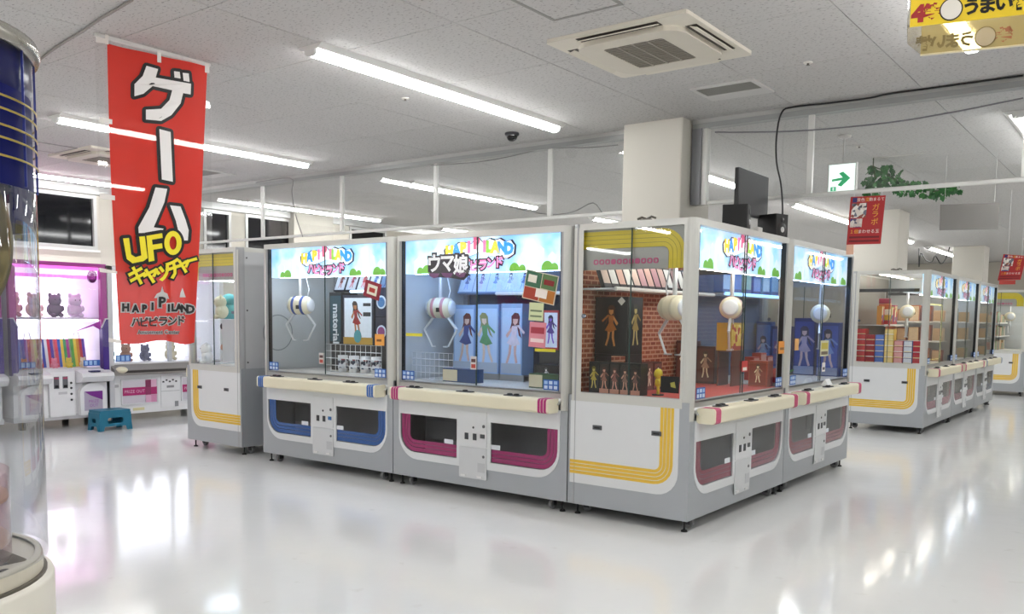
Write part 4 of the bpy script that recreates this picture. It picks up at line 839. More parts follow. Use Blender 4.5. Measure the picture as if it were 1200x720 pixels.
# ------------------------------------------------------------------ wall machines on the left (front plane x = XW, facing +x)
XW = -7.95; MAG = M('a8338f', .35); PUR = M('3f2280', .35); WPL = M('e4e4e6', .35, vary=.015)
BACKLIT = M('fbf4ff', .4, emit=3.2); PINKLIT = M('e86ad8', .4, emit=1.5)
def zw(y): return onx(70, y, XW).z
def yw(x, z=1.0):
    return onx(x, 400, XW).y
def purple_machine(label, y0, prefix):
    Wd = 1.12; t = thing('claw_machine', label, 'claw machine', (XW, y0, 0), math.pi/2, 'purple and white wall machines'); m = {'t': t, 'loc': Vector((XW, y0, 0)), 'rz': math.pi/2}
    d = .95
    MB().box(.02, Wd-.02, .02, d, .1, .62).build('base_cabinet', WPL, t)
    MB().box(.01, Wd-.01, .01, d, .1, .16).build('kick_plate', M('d4d4d8', .4), t)
    MB().box(0.0, Wd, .05, d, .62, .70).build('deck', WPL, t)
    cp = MB().rbox(.40, .70, -.02, .02, .14, .66, .01, 2, 'z').build('coin_panel', M('ececee', .35), t)
    for x in (.48, .58):
        s = MB().rbox(x-.03, x+.03, -.026, -.02, .47, .61, .004, 2, 'z').build('bill_slot', M('6a6a70', .4), cp)
        MB().box(x-.02, x+.02, -.029, -.026, .48, .51).build('slot_mouth', BLK, s); MB().box(x-.025, x+.025, -.028, -.026, .58, .60).build('slot_label', M('b0486a', .4), s)
    for z in (.33, .40, .47, .53): MB().lathe([(.001, -.008), (.012, -.008), (.014, 0)], (.65, -.02, z), 'y', 10).build('lock', M('333338', .4), cp)
    MB().box(.50, .60, -.0225, -.02, .40, .43).build('notice_sticker', M('c8c8cc', .5), cp)
    for a, b, sd in ((.07, .36, 1), (.74, 1.05, -1)):
        pr = MB().prism([(a, .14), (b, .14), (b, .40)] + [((a+b)/2+(b-a)/2*math.cos(math.radians(k)), .40+.12*math.sin(math.radians(k))) for k in range(15, 166, 15)] + [(a, .40)], -.05, .02).build('prize_door', M('eeeef0', .35), t)
        w = MB().prism([(a+.045, .19), (b-.045, .19), (b-.045, .42), (a+.045, .42)], -.055, -.05).build('door_window', M('b9b0c4', .3), pr)
        MB().prism([(a+.045, .42), (b-.045, .42), (b-.045, .31), (a+.12, .37)], -.058, -.055).build('purple_print', M('7a2a8f', .35), w)
        mb = MB(); text_on(mb, 'PRIZE', .05, lambda u, v: ((a+b)/2+u, -.06, .30+v)); text_on(mb, 'OUT', .05, lambda u, v: ((a+b)/2+u, -.06, .25+v)); mb.build('lettering', M('a86ab8', .4), w)
        tr = MB().prism([(-.16, .60), (-.12, .54), (.02, .52), (.02, .68), (-.14, .64)], a-.06 if sd > 0 else a-.02, b+.02 if sd > 0 else b+.06, 'x').build('tray', WPL, t)
        MB().box((a+b)/2-.06, (a+b)/2+.06, -.12, -.06, .652, .67).build('button', M('2a2a55', .4), tr)
    for x, sg in ((0, 1), (Wd, -1)):
        pl = [(x, .64), (x, 1.28), (x+sg*.03, 1.28), (x+sg*.075, 1.18), (x+sg*.075, .70), (x+sg*.05, .64)]
        MB().prism(pl, -.02, .06).build('lower_pillar', PUR, t)
        MB().prism([(x, 1.285), (x+sg*.03, 1.285), (x+sg*.075, 1.19), (x+sg*.075, 1.86), (x, 1.93)], 0, .06).build('upper_pillar', MAG, t)
        MB().prism([(x, 1.28), (x+sg*.03, 1.28), (x+sg*.08, 1.175), (x+sg*.085, 1.185), (x+sg*.035, 1.292), (x, 1.292)], -.024, 0).build('pillar_trim', M('e2e2e6', .3, .4), t)
        MB().box(min(x, x+sg*.01), max(x, x+sg*.01), .06, d, .70, 1.93).build('side_wall', M('d8d4e0', .5), t)
    MB().box(.03, Wd-.03, d-.02, d, .70, 1.93).build('back_light', BACKLIT, t)
    hd = MB().box(.0, Wd, .0, d, 1.90, 1.945).build('top_cap', MAG, t)
    MB().box(.075, Wd-.075, .05, .09, 1.76, 1.90).build('header', PINKLIT, t)
    MB().box(.09, Wd-.09, .04, .05, 1.80, 1.86).build('header_print', M('f6d8f2', .4, emit=1.4), hd)
    sp = MB().prism(ell(.96, 1.79, .055, .075, 16), .02, .05).build('crane_motor', M('7a2a78', .4), t)
    MB().prism(ell(.96, 1.81, .022, .022, 12), .015, .02).build('motor_cap', M('b060a8', .4), sp)
    MB().box(.02, Wd-.02, .08, d-.02, 1.275, 1.30).build('mid_shelf', M('e8e0ee', .35), t)
    MB().box(.06, Wd-.06, .1, .13, 1.255, 1.275).build('light_bar', M('fff6ff', .4, emit=5), t)
    MB().box(.06, Wd-.06, .1, .13, 1.88, 1.90).build('light_bar', M('fff0ff', .4, emit=5), t)
    MB().quad((.07, .02, .70), (Wd-.07, .02, .70), (Wd-.07, .02, 1.9), (.07, .02, 1.9)).build('front_pane', GLASS, t)
    MB().prism([(.72, 1.13), (Wd-.08, 1.26), (Wd-.08, 1.15), (.95, 1.2)], .015, .018).build('corner_print', M('a838a8', .4), t)
    for a, b in ((.1, .27), (.82, 1.02)):
        o = MB().box(a, b, .014, .018, .72, .79).build('blue_sticker', M('2f62b4', .4), t)
        for k in range(3): MB().box(a+.015+k*.055, a+.05+k*.055, .012, .014, .73, .78).build('mark', M('9fc2ea', .4), o)
    for x in (.15, Wd-.15):
        MB().box(x-.03, x+.03, .1, .16, 0, .1).build('leg', RUB, t); MB().box(x-.03, x+.03, d-.16, d-.1, 0, .1).build('leg', RUB, t)
    # prizes
    for i in range(4):
        x = .2+.24*i; plush('%s plush toy on the white shelf of the %s, %s' % (['pale pink', 'cream', 'grey', 'white'][i], prefix, ORD[i]), wl_(m, x, .4, 1.3), .105, ['d89aa8', 'e2cdbf', '77777c', 'd8d8dc'][i], rz=math.pi/2, group='plush toys on the %s shelf' % prefix)
    for i in range(5):
        x = .16+.19*i; tb = thing('prize_bag', '%s striped prize bag in the lower level of the %s, %s' % ('rainbow', prefix, ORD[i]), 'bag', wl_(m, x, .3, .70), math.pi/2, 'rainbow bags in the %s' % prefix)
        cs = [['c8324a', 'e0a030', 'e8d84a', '4aa84a', '3a6ac8'], ['4a4ab8', '9a3ab0', 'c83a5a', 'e08a3a', 'e8d84a'], ['c03048', '3a50b0', 'e0e0e8', 'c83050', '5040a0'], ['d84a60', '3a60c0', 'e8c84a', '40a060', 'b03a90'], ['58a84a', 'e8d44a', 'e09a3a', 'c83a4a', '6a4ab0']][i]
        for k in range(5): MB().prism([(-.085+.034*k, 0), (-.051+.034*k, 0), (-.051+.034*k-.03, .34), (-.085+.034*k-.03, .34)], 0, .08).build('stripe_panel', M(cs[k], .4), tb)
        MB().tube([(-.06, .04, .34), (-.05, .04, .40), (0, .04, .42), (.02, .04, .34)], .006, 6).build('handle', M('e0e0e0', .5), tb)
    for i in range(5):
        plush('%s small plush before the bags of the %s, %s' % (['orange', 'red', 'pink', 'yellow', 'cream'][i], prefix, ORD[i]), wl_(m, .2+.17*i, .15, .70), .045, ['e08a4a', 'c83a4a', 'e08aa0', 'e0c84a', 'e8d8c0'][i], rz=math.pi/2, group='small plush row of the '+prefix)
    return m
YP = yw(12)
pm_ = purple_machine('claw machine with purple and magenta frame against the left wall', YP, 'magenta framed machine')
pm2 = purple_machine('purple framed claw machine cut off by the left edge of the photo', YP-1.2, 'leftmost machine')
def white_machine(label, y0):
    Wd = 1.62; t = thing('claw_machine', label, 'claw machine', (XW, y0, 0), math.pi/2, 'purple and white wall machines'); m = {'t': t, 'loc': Vector((XW, y0, 0)), 'rz': math.pi/2}; d = .95
    MB().box(.0, Wd, .02, d, .1, .66).build('base_cabinet', WPL, t)
    for a, b in ((.16, .62), (.98, 1.44)):
        pn = MB().box(a, b, .008, .02, .23, .52).build('prize_window', M('c9c3cd', .3), t)
        MB().box(a, b, .004, .008, .33, .43).build('magenta_band', M('a81f66', .35), pn)
        for i, j, c in ((0, 1, '8a2a5a'), (1, 0, 'd08ab0'), (0, 0, 'd9a8c4'), (1, 2, 'd9a8c4'), (0, 2, '7a2450')):
            MB().box(a+(b-a)*.66+.075*i, a+(b-a)*.66+.075*(i+1), .002, .004, .23+.097*j, .23+.097*(j+1)).build('check_print', M(c, .35), pn)
        mb = MB(); text_on(mb, 'PRIZE OUT', .055, lambda u, v: (a+.16+u, .003, .38+v)); mb.build('lettering', M('d8b0c8', .4), pn)
        MB().prism([(a-.015, .215), (b+.015, .215), (b+.015, .535), (a-.015, .535)], .0, .02, 'y', [[(a, .23), (b, .23), (b, .52), (a, .52)]]).build('window_frame', M('d6d6da', .35), t)
    cp = MB().box(.68, .94, .008, .02, .14, .56).build('service_door', M('e2e2e4', .35), t)
    for i in range(5): MB().box(.70+.045*i, .725+.045*i, .004, .008, .47+.02*(i % 2), .49+.02*(i % 2)).build('coin_slot', DGREY, cp)
    MB().box(.76, .86, .004, .008, .40, .43).build('slot_plate', M('8c8c90', .4), cp); MB().box(.68, .94, .005, .008, .355, .36).build('door_seam', M('9a9a9e', .5), cp)
    MB().box(.87, .92, .005, .008, .15, .22).build('maker_plate', M('8f9094', .4), cp)
    MB().box(.3, .45, .016, .02, .135, .17).build('warning_sticker', M('d8cfa0', .5), t)
    MB().box(.05, .12, .016, .02, .44, .475).build('maker_sticker', M('a8a8ac', .5), t)
    MB().prism([(-.08, .60), (-.08, .66), (.05, .74), (.05, .58)], .02, Wd-.02, 'x').build('console', M('8f8a86', .4, .3), t)
    MB().box(.15, Wd-.05, -.082, -.08, .62, .65).build('console_slot', M('2a2422', .5), t)
    MB().ball((.12, -.06, .66), .06, 14, 8, (1.3, .8, .7)).build('console_knob', CREAM, t, True)
    MB().box(.0, Wd, .02, d, .66, .74).build('deck', M('d8d8da', .4), t)
    for x in (.0, Wd-.06): MB().box(x, x+.06, .0, .06, .10, 1.93).build('corner_post', M('d0d0d4', .35, .2), t)
    MB().box(.0, Wd, .0, .06, 1.87, 1.93).build('top_beam', M('d8d8dc', .35, .2), t)
    MB().box(.0, Wd, .06, d, 1.90, 1.93).build('roof', M('d8d8dc', .4), t)
    MB().box(.80, .845, .01, .05, .74, 1.87).build('mullion', M('c0c2c6', .35, .3), t)
    MB().box(.02, Wd-.02, d-.02, d, .74, 1.9).build('back_light', M('f4f4ff', .4, emit=1.8), t)
    for x in (.0, Wd-.01): MB().box(x, x+.01, .06, d, .74, 1.9).build('side_wall', M('d8d8dc', .5), t)
    for a, b in ((.06, .80), (.845, Wd-.06)): MB().quad((a, .02, .74), (b, .02, .74), (b, .02, 1.87), (a, .02, 1.87)).build('front_pane', GLASS, t)
    o = MB().box(.09, .28, .012, .016, .76, .84).build('blue_sticker', M('2f62b4', .4), t)
    for k in range(3): MB().box(.1+k*.06, .14+k*.06, .010, .012, .77, .83).build('mark', M('9fc2ea', .4), o)
    for x in (.12, Wd-.12): MB().box(x-.03, x+.03, .1, .16, 0, .1).build('leg', RUB, t); MB().box(x-.03, x+.03, d-.16, d-.1, 0, .1).build('leg', RUB, t)
    plush('brown and white plush toy low in the white wall machine', wl_(m, .40, .35, .74), .085, 'b08878', rz=math.pi/2)
    plush('grey striped plush toy beside the mullion of the white wall machine', wl_(m, .66, .35, .74), .08, '7a7a90', rz=math.pi/2)
    plush('cream plush toy right of the mullion in the white wall machine', wl_(m, 1.02, .35, .74), .09, 'd8d0b8', rz=math.pi/2)
    plush('teal plush toy at the left corner of the white wall machine', wl_(m, .17, .4, .74), .1, '4f9aa8', rz=math.pi/2)
    return m
white_machine('white claw machine with a magenta checked prize window, behind the red banner', yw(127.5))
# blue plastic step stool
a, b = onz(107, 500, 0), onz(150, 498, 0); t = thing('step_stool', 'teal blue plastic folding step stool on the floor before the wall machines', 'stool', (-7.45, (onx(107, 490, -7.45).y+onx(150, 490, -7.45).y)/2, 0), math.pi/2)
TEAL = M('1f6f8a', .45); hw = (onx(150, 490, -7.45).y-onx(107, 490, -7.45).y)/2*.93; hs = onx(128, 480, -7.45).z
MB().rbox(-hw*.9, hw*.9, -.13, .13, hs-.03, hs, .01, 2, 'z').build('seat', TEAL, t)
for s in (-1, 1):
    MB().prism([(-hw*.88, hs-.03), (hw*.88, hs-.03), (hw, 0), (hw*.7, 0), (hw*.62, .05), (-hw*.62, .05), (-hw*.7, 0), (-hw, 0)], s*.12-.008, s*.12+.008, 'y', [rrect(-hw*.45, hw*.45, .085, .15, .02, 3)]).build('side_panel', TEAL, t)
    MB().prism([(-.12, hs-.03), (.12, hs-.03), (.14, 0), (.08, 0), (.06, .05), (-.06, .05), (-.08, 0), (-.14, 0)], s*hw*.9-.008, s*hw*.9+.008, 'x', [rrect(-.045, .045, .09, .14, .015, 3)]).build('leg_panel', TEAL, t)
MB().box(-.04, .04, -.02, .02, hs, hs+.002).build('grip_slot', M('0d3a4a', .5), t)
# ------------------------------------------------------------------ tall capsule cylinder in the left foreground
CX, CY, RC = .055-.004, -4.33, .35
t = thing('capsule_tower', 'tall clear cylinder game with a dark blue top at the left edge', 'game machine', (CX, CY, 0))
NAVY = M('080f50', .5, vary=.1, scale=3, spec=.08); GOLD = M('b8a24a', .3, .7)
MB().lathe([(.001, 0), (RC+.012, 0), (RC+.012, .725), (RC+.008, .735), (.001, .735)], seg=64).build('base', M('e4e0d4', .4), t, True)
MB().lathe([(RC-.02, .735), (RC-.004, .735), (RC-.004, .742), (RC-.02, .742)], seg=64).build('seam_ring', M('5a554a', .5), t)
TRAY = M('d6cfbd', .4)
MB().prism([(p[0], p[1]) for p in ell(0, 0, RC-.012, RC-.012, 64)], .742, .775, 'z', [rrect(-.1, .2, -.05, .25, .02, 3)]).build('tray', TRAY, t)
MB().lathe([(RC-.03, .775), (RC-.014, .775), (RC-.016, .783), (RC-.024, .786), (RC-.03, .782)], seg=64).build('tray_rim', TRAY, t, True)
MB().box(-.1, .2, -.05, .25, .7425, .745).build('prize_hole', M('3f423f', .6), t)
MB().lathe([(.001, .780), (.010, .780), (.012, .775)], (.255, .17, 0), 'z', 12).build('button', M('3a3430', .5), t)
MB().lathe([(RC, .78), (RC, 1.64)], seg=64).build('clear_cylinder', glass('tower_acrylic', (.86, .88, .9), .1, .03, (.75, .78, .82)), t, True)
MB().lathe([(RC-.006, 1.64), (RC-.006, 1.96)], seg=64).build('blue_drum', NAVY, t, True)
MB().lathe([(RC-.01, 1.945), (RC+.012, 1.945), (RC+.018, 1.96), (RC+.012, 1.98), (RC-.01, 1.985), (.001, 1.985)], seg=64).build('top_rim', M('a7a49c', .25, .7), t, True)
for z in (1.828, 1.80, 1.765, 1.738, 1.70): MB().lathe([(RC+.003, z-.0025), (RC+.006, z), (RC+.003, z+.0025)], seg=64).build('gold_band', GOLD, t, True)
MB().lathe([(RC-.0065, 1.855), (RC-.003, 1.865), (RC-.003, 1.955), (RC-.0065, 1.956)], seg=64).build('drum_band', M('070c42', .3, spec=.2), t, True)
for k in range(16):
    an = 2*math.pi*k/16; MB().box(RC-.001, RC+.004, -.0015, .0015, 1.645, 1.945).xf(Matrix.Rotation(an, 4, 'Z')).build('drum_rib', M('26307e', .4), t)
    MB().box(RC-.012, RC-.006, -.05, .05, 1.56, 1.64).xf(Matrix.Rotation(an, 4, 'Z')).build('blue_tab', NAVY, t) if k % 2 == 0 else None
MB().box(-.13, -.07, -.03, .03, .775, 1.64).build('center_pole', M('b8b4ac', .4, .4), t)
for z in (.81, .915): 
    s = MB().lathe([(.001, z), (.268, z), (.268, z+.012), (.001, z+.012)], seg=32).build('shelf_disc', M('c8a878', .5), t, True)
MB().lathe([(.272, .776), (.272, .985)], seg=40).build('pink_drum', glass('pink_acrylic', (.95, .78, .82), .06, .15, (.9, .6, .66)), t, True)
# blue porthole with a gold ring on the side of the drum
an = math.atan2(-.1, 1.0); R_ = Matrix.Rotation(math.radians(30), 4, 'Z')
po = MB().lathe([(.001, RC-.13), (.12, RC-.135), (.17, RC-.15)], (0, 0, 1.53), 'x', 32).xf(R_).build('porthole', M('101c78', .15), t, True)
MB().lathe([(.165, RC-.16), (.175, RC-.125), (.195, RC-.125), (.205, RC-.16)], (0, 0, 1.53), 'x', 32).xf(R_).build('porthole_ring', M('8a7a4a', .3, .6), po, True)
MB().box(-.09, RC-.15, -.015, .015, 1.50, 1.56).xf(R_).build('porthole_mount', M('8a8478', .4, .4), po)
# ------------------------------------------------------------------ red banner on a clear sheet
XB = onz(180, 56, H).x; bw = lambda px, py: onx(px, py, XB)
t = thing('banner', 'long red cloth banner with large white and yellow kana lettering', 'banner', (0, 0, 0)); 
REDM = bpy.data.materials.new('red_cloth'); REDM.use_nodes = True; nt = REDM.node_tree; b_ = nt.nodes['Principled BSDF']; b_.inputs['Base Color'].default_value = lin('d02a1e'); b_.inputs['Roughness'].default_value = .7
n = nt.nodes.new('ShaderNodeTexNoise'); n.inputs['Scale'].default_value = 500; bp = nt.nodes.new('ShaderNodeBump'); bp.inputs['Strength'].default_value = .1; nt.links.new(n.outputs['Fac'], bp.inputs['Height']); nt.links.new(bp.outputs['Normal'], b_.inputs['Normal'])
tr_ = nt.nodes.new('ShaderNodeBsdfTranslucent'); tr_.inputs[0].default_value = lin('d8341f'); tp = nt.nodes.new('ShaderNodeBsdfTransparent'); tp.inputs[0].default_value = (1, .75, .7, 1)
m1 = nt.nodes.new('ShaderNodeMixShader'); m1.inputs[0].default_value = .3; m2 = nt.nodes.new('ShaderNodeMixShader'); m2.inputs[0].default_value = .045
nt.links.new(b_.outputs[0], m1.inputs[1]); nt.links.new(tr_.outputs[0], m1.inputs[2]); nt.links.new(m1.outputs[0], m2.inputs[1]); nt.links.new(tp.outputs[0], m2.inputs[2]); nt.links.new(m2.outputs[0], nt.nodes['Material Output'].inputs[0])
def wave(y, z): return .006*math.sin(y*21+z*1.5)+.004*math.sin(y*9-z*3)
TL, TR, BR, BL = (125, 51), (243.5, 78), (228, 400), (140, 403)
vs, fs = [], []; NU, NV = 24, 40
for j in range(NV+1):
    for i in range(NU+1):
        u, v = i/NU, j/NV; L_ = (TL[0]+(BL[0]-TL[0])*v-2*math.sin(math.pi*v), TL[1]+(BL[1]-TL[1])*v); R2 = (TR[0]+(BR[0]-TR[0])*v, TR[1]+(BR[1]-TR[1])*v)
        px, py = L_[0]+(R2[0]-L_[0])*u, L_[1]+(R2[1]-L_[1])*u
        if j == NV: py += 4*math.sin(u*9)*u
        p = bw(px, py); vs.append((p.x+wave(p.y, p.z), p.y, p.z))
for j in range(NV):
    for i in range(NU): q = j*(NU+1)+i; fs.append((q, q+1, q+NU+2, q+NU+1))
cl = MB().add(vs, fs).build('cloth', REDM, t, True)
def bmap(lv): 
    def f(px, py): p = bw(px, py); return (p.x+wave(p.y, p.z)+lv, p.y, p.z)
    return f
def stroke(mb, poly, wd, lv):
    f = bmap(lv); n = len(poly)
    for i in range(n):
        a, b = Vector(poly[i]), Vector(poly[(i+1) % n]); d = (b-a).normalized(); q = Vector((-d.y, d.x))*wd
        mb.add([f(*(a+q)), f(*(b+q)), f(*(b-q)), f(*(a-q))], [(0, 1, 2, 3)])
        mb.add([f(a.x+wd*math.cos(k*math.pi/5), a.y+wd*math.sin(k*math.pi/5)) for k in range(10)], [tuple(range(10))])
def fill(mb, poly, lv, holes=()):
    f = bmap(lv); loops = [poly]+list(holes); fl = [p for l in loops for p in l]
    mb.add([f(*p) for p in fl], [tuple(q) for q in tessellate_polygon([[Vector((p[0], p[1], 0)) for p in l] for l in loops])])
za = lambda pts: [(100+x/4.8, 30+y/4.8) for x, y in pts]; zb_ = lambda pts: [(120+x/6, 180+y/6) for x, y in pts]; zc = lambda pts: [(120+x/4.8, 260+y/4.8) for x, y in pts]
WP = [za([(338, 228), (405, 246), (390, 294), (585, 330), (583, 390), (543, 382), (530, 440), (480, 505), (420, 538), (335, 530), (335, 475), (420, 470), (470, 420), (485, 365), (372, 342), (322, 385), (275, 398), (275, 330), (318, 285)]),
      za([(495, 258), (525, 262), (530, 305), (498, 298)]), za([(540, 268), (572, 272), (577, 320), (545, 312)]),
      [(185, 151.7), (199, 155), (201.7, 213.3), (187.7, 210.7)],
      zb_([(362, 240), (447, 250), (425, 345), (352, 520), (420, 530), (400, 560), (250, 560), (248, 520), (322, 380)]),
      zb_([(468, 365), (548, 373), (585, 470), (605, 540), (600, 612), (550, 612), (512, 470)])]
YPo = [zc([(105, 95), (140, 92), (152, 185), (178, 200), (212, 190), (200, 85), (232, 82), (248, 205), (225, 222), (160, 235), (125, 210)]),
       zc([(240, 80), (325, 65), (328, 92), (270, 102), (274, 130), (325, 122), (328, 150), (278, 158), (285, 220), (254, 226)])]
OO, OI = zc(ell(390, 120, 53, 68, 20)), zc(ell(390, 120, 22, 38, 16))
mk, mw, my = MB(), MB(), MB()
for p in WP: stroke(mk, p, 4.0, .006); fill(mk, p, .006); fill(mw, p, .010)
for p in YPo: stroke(mk, p, 4.0, .012); fill(mk, p, .012); fill(my, p, .016)
stroke(mk, OO, 3.6, .012); fill(mk, OO, .012, [OI]); fill(my, OO, .016, [OI])
def btext(mb, s, x, y, size, lv, off=0, rot=0, sx=1):
    f = bmap(lv); text_on(mb, s, size, lambda u, v: f(u, v), off, 0, 0, 0, sx) if False else None
    if off: glyphs(s, size, 0, sx)
    vs_, fs_ = glyphs(s, size, off, sx); c, q = math.cos(rot), math.sin(rot)
    mb.add([f(x+(u*c-v*q), y-(u*q+v*c)) for u, v in vs_], fs_)
for ch, x, y, s in (('キ', 188, 303, 25), ('ャ', 268, 303, 24), ('ッ', 333, 290, 24), ('チ', 400, 264, 25), ('ャ', 455, 250, 21), ('ー', 492, 218, 16)):
    P_ = zc([(x, y)])[0]; btext(mk, ch, P_[0], P_[1], s, .012, 3.0, .3); btext(my, ch, P_[0], P_[1], s, .016, .9, .3)
mg, mn = MB(), MB()
for ch, x, y, s in (('H', 122, 482, 9.5), ('A', 180, 488, 9), ('P', 235, 488, 9), ('I', 280, 476, 9), ('P', 333, 452, 12.5), ('I', 368, 485, 9), ('L', 398, 483, 9), ('A', 428, 482, 8.5), ('N', 460, 488, 9), ('D', 494, 492, 10)):
    P_ = zc([(x, y)])[0]; btext(mg, ch, P_[0], P_[1], s*1.3, .006, 2.0); btext(mn, ch, P_[0], P_[1], s*1.3, .010, .7)
for i, ch in enumerate('ハピピランド'):
    P_ = zc([(182+52*i, 566-2*i)])[0]; btext(mg, ch, P_[0], P_[1], 12, .006, 1.4); btext(mn, ch, P_[0], P_[1], 12, .010, .35)
P_ = zc([(312, 621)])[0]; btext(mg, 'Amusement Center', P_[0], P_[1], 6.4, .006, .6, 0, .95); btext(mn, 'Amusement Center', P_[0], P_[1], 6.4, .010, .05, 0, .95)
fill(mg, zc([(290, 430), (305, 405), (325, 395), (333, 362), (342, 395), (362, 405), (372, 435), (332, 428)]), .005)
fill(mg, zc([(435, 425), (440, 400), (452, 372), (462, 400), (470, 425)]), .005)
mk.build('lettering_outline', M('141212', .6), t); mw.build('lettering', M('ece8e6', .6), t); my.build('lettering', M('f2e02a', .6), t); mg.build('lettering_outline', M('c8c4c2', .6), t); mn.build('lettering', M('1c1a1a', .6), t)
TAPE = M('e6e0da', .5)
for a, b, c, d in ((111, 43, 126, 50), (122, 39, 126.5, 52), (184, 60, 189, 73), (240, 74, 245.5, 85), (116, 137, 131, 144), (117, 226, 134, 233), (127, 396, 141, 401), (117, 314, 136, 319)):
    f = bmap(.004); MB().add([f(a, b), f(c, b+(c-a)*.22), f(c, d+(c-a)*.12), f(a, d)], [(0, 1, 2, 3)]).build('tape', TAPE, t)
p0, p1, p2 = bw(112, 38), bw(247, 70), bw(136, 404)
cs_ = MB().quad((XB-.015, p0.y, 1.15), (XB-.015, p1.y, 1.15), (XB-.015, p1.y, H-.004), (XB-.015, p0.y, H-.004)).build('backing_sheet', glass('vinyl', (.97, .97, .97), .04, .05, (.9, .9, .9)), t)
MB().box(XB-.03, XB, p0.y, p1.y, H-.02, H-.001).build('ceiling_strip', M('d8d6d2', .5), t)
# ------------------------------------------------------------------ yellow prize sign at the top right (clear acrylic box with printed plates)
ZS = 2.1; A0, A1, B0, B1 = onz(1066, 32, ZS), onz(1200, 17, ZS), onz(1089, 63, ZS), onz(1200, 55, ZS)
dr = (A1-A0).normalized(); dn = Vector((-dr.y, dr.x, 0)); LN = .62; HS = .16; dep = (B0-A0).dot(dn)
t = thing('prize_sign', 'yellow printed prize sign box hanging at the top right corner', 'sign', (A0.x, A0.y, ZS), math.atan2(dr.y, dr.x))
off = .07
def plate(nm, y, flip):
    pl = MB().box(0 if not flip else off*.4, LN, y-.002, y+.002, 0, HS).build(nm, M('f0cf2e', .4), t)
    rd, bk, wh, rg = MB(), MB(), MB(), MB(); sgn = -1; yy = lambda k: (y-.002-.001*k)
    X = lambda u: u
    text_on(rd, '4', .052, lambda u, v: (.018+u, yy(1), .030+v), .004); text_on(rd, '等', .042, lambda u, v: (.050+u, yy(1), .030+v), .0025)
    wh.prism(ell(.091, .031, .023, .024, 24), yy(2), yy(1)); rg.prism(ell(.091, .031, .026, .027, 24), yy(1), yy(0))
    for i, ch in enumerate('うまい棒'): text_on(bk, ch, .042, lambda u, v: (.135+.035*i+u, yy(1), .032+v), .0018)
    rd.build('lettering', M('a82a2a', .5), pl); bk.build('lettering', M('1a1712', .5), pl); rg.build('ring_print', M('2a241a', .5), pl); wh.build('dot_print', M('ece6dc', .5), pl)
    return pl
pl = plate('front_plate', 0, False)
# rear plate carries the same print on its far face: seen from behind it reads reversed, through the frosted acrylic
pr = MB().box(.03, LN, dep-.003, dep+.003, 0, HS).build('rear_plate', glass('yellow_acrylic', (.82, .74, .5), .05, .55, (.80, .70, .42)), t)
rb, wb, rr_ = MB(), MB(), MB(); 
for i, ch in enumerate('うまい棒'): text_on(rb, ch, .042, lambda u, v: (.142-.035*i-u, dep-.0045, .028+v), .0018)
wb.prism(ell(.186, .029, .023, .024, 24), dep-.0055, dep-.0045); rr_.prism(ell(.186, .029, .026, .027, 24), dep-.0045, dep-.0035)
rb.build('lettering', M('8a7d5a', .5), pr); rr_.build('ring_print', M('8a7d5a', .5), pr); wb.build('dot_print', M('cfc4ae', .5), pr)
text_on(MB(), '等', .052, lambda u, v: (0, 0, 0)); rr2 = MB(); text_on(rr2, '等', .042, lambda u, v: (.228-u, dep-.0045, .028+v), .0025); rr2.build('lettering', M('a8705a', .5), pr)
end = [(0, 0), (-.006, .02), (-.004, dep*.55), (.03, dep)]
ev = [(x, y, z) for x, y in end for z in (0, HS)]; MB().add(ev, [(0, 2, 3, 1), (2, 4, 5, 3), (4, 6, 7, 5)]).build('end_panel', glass('end_acrylic', (.9, .9, .88), .08, .2, (.75, .72, .62)), t)
MB().box(.03, LN, dep-.004, dep+.004, -.004, 0).build('bottom_edge', M('f2ead0', .3), t)
for x in (.15, .5): MB().tube([(x, dep/2, HS), (x, dep/2, H-ZS-.001)], .004, 6).build('hanger', M('cfcfcf', .4), t); MB().box(x-.006, x+.006, 0, dep, HS-.01, HS).build('crossbar', M('d8d8d8', .3), t)
# ------------------------------------------------------------------ exit sign
y = onz(989, 158, H).y; a, b = ony(972, 194, y), ony(1001, 224, y); cx = (a.x+b.x)/2; w = b.x-a.x; h = a.z-b.z
t = thing('exit_sign', 'lit white exit sign with a green arrow hanging from the ceiling', 'sign', (cx, y, b.z))
MB().box(-w/2-.012, w/2+.012, 0, .05, -.012, h+.012).build('housing', M('d6d6d4', .4), t)
f = MB().box(-w/2, w/2, -.004, 0, 0, h).build('lit_panel', M('eefaf4', .4, emit=1.0), t)
ar = MB().prism([(-.085, .118), (.01, .128), (-.025, .168), (.012, .18), (.078, .118), (.0, .048), (-.035, .062), (.005, .105), (-.085, .098)], -.006, -.004); ar.build('arrow', M('17a566', .4, emit=.6), f)
pi = MB().prism(rrect(-.095, -.045, .012, .05, .003, 2), -.006, -.004, 'y', [rrect(-.075, -.065, .018, .044, .001, 1)]); pi.build('pictogram', M('3fb584', .4, emit=.6), f)
MB().tube([(0, .025, h+.012), (0, .025, H-b.z-.02)], .009, 8).build('hanger', M('d8d6d2', .4), t)
MB().lathe([(.001, H-b.z), (.06, H-b.z), (.055, H-b.z-.02), (.015, H-b.z-.035), (.001, H-b.z-.035)], (0, .025, 0), 'z', 18).build('ceiling_cup', M('d8d6d2', .4), t, True)
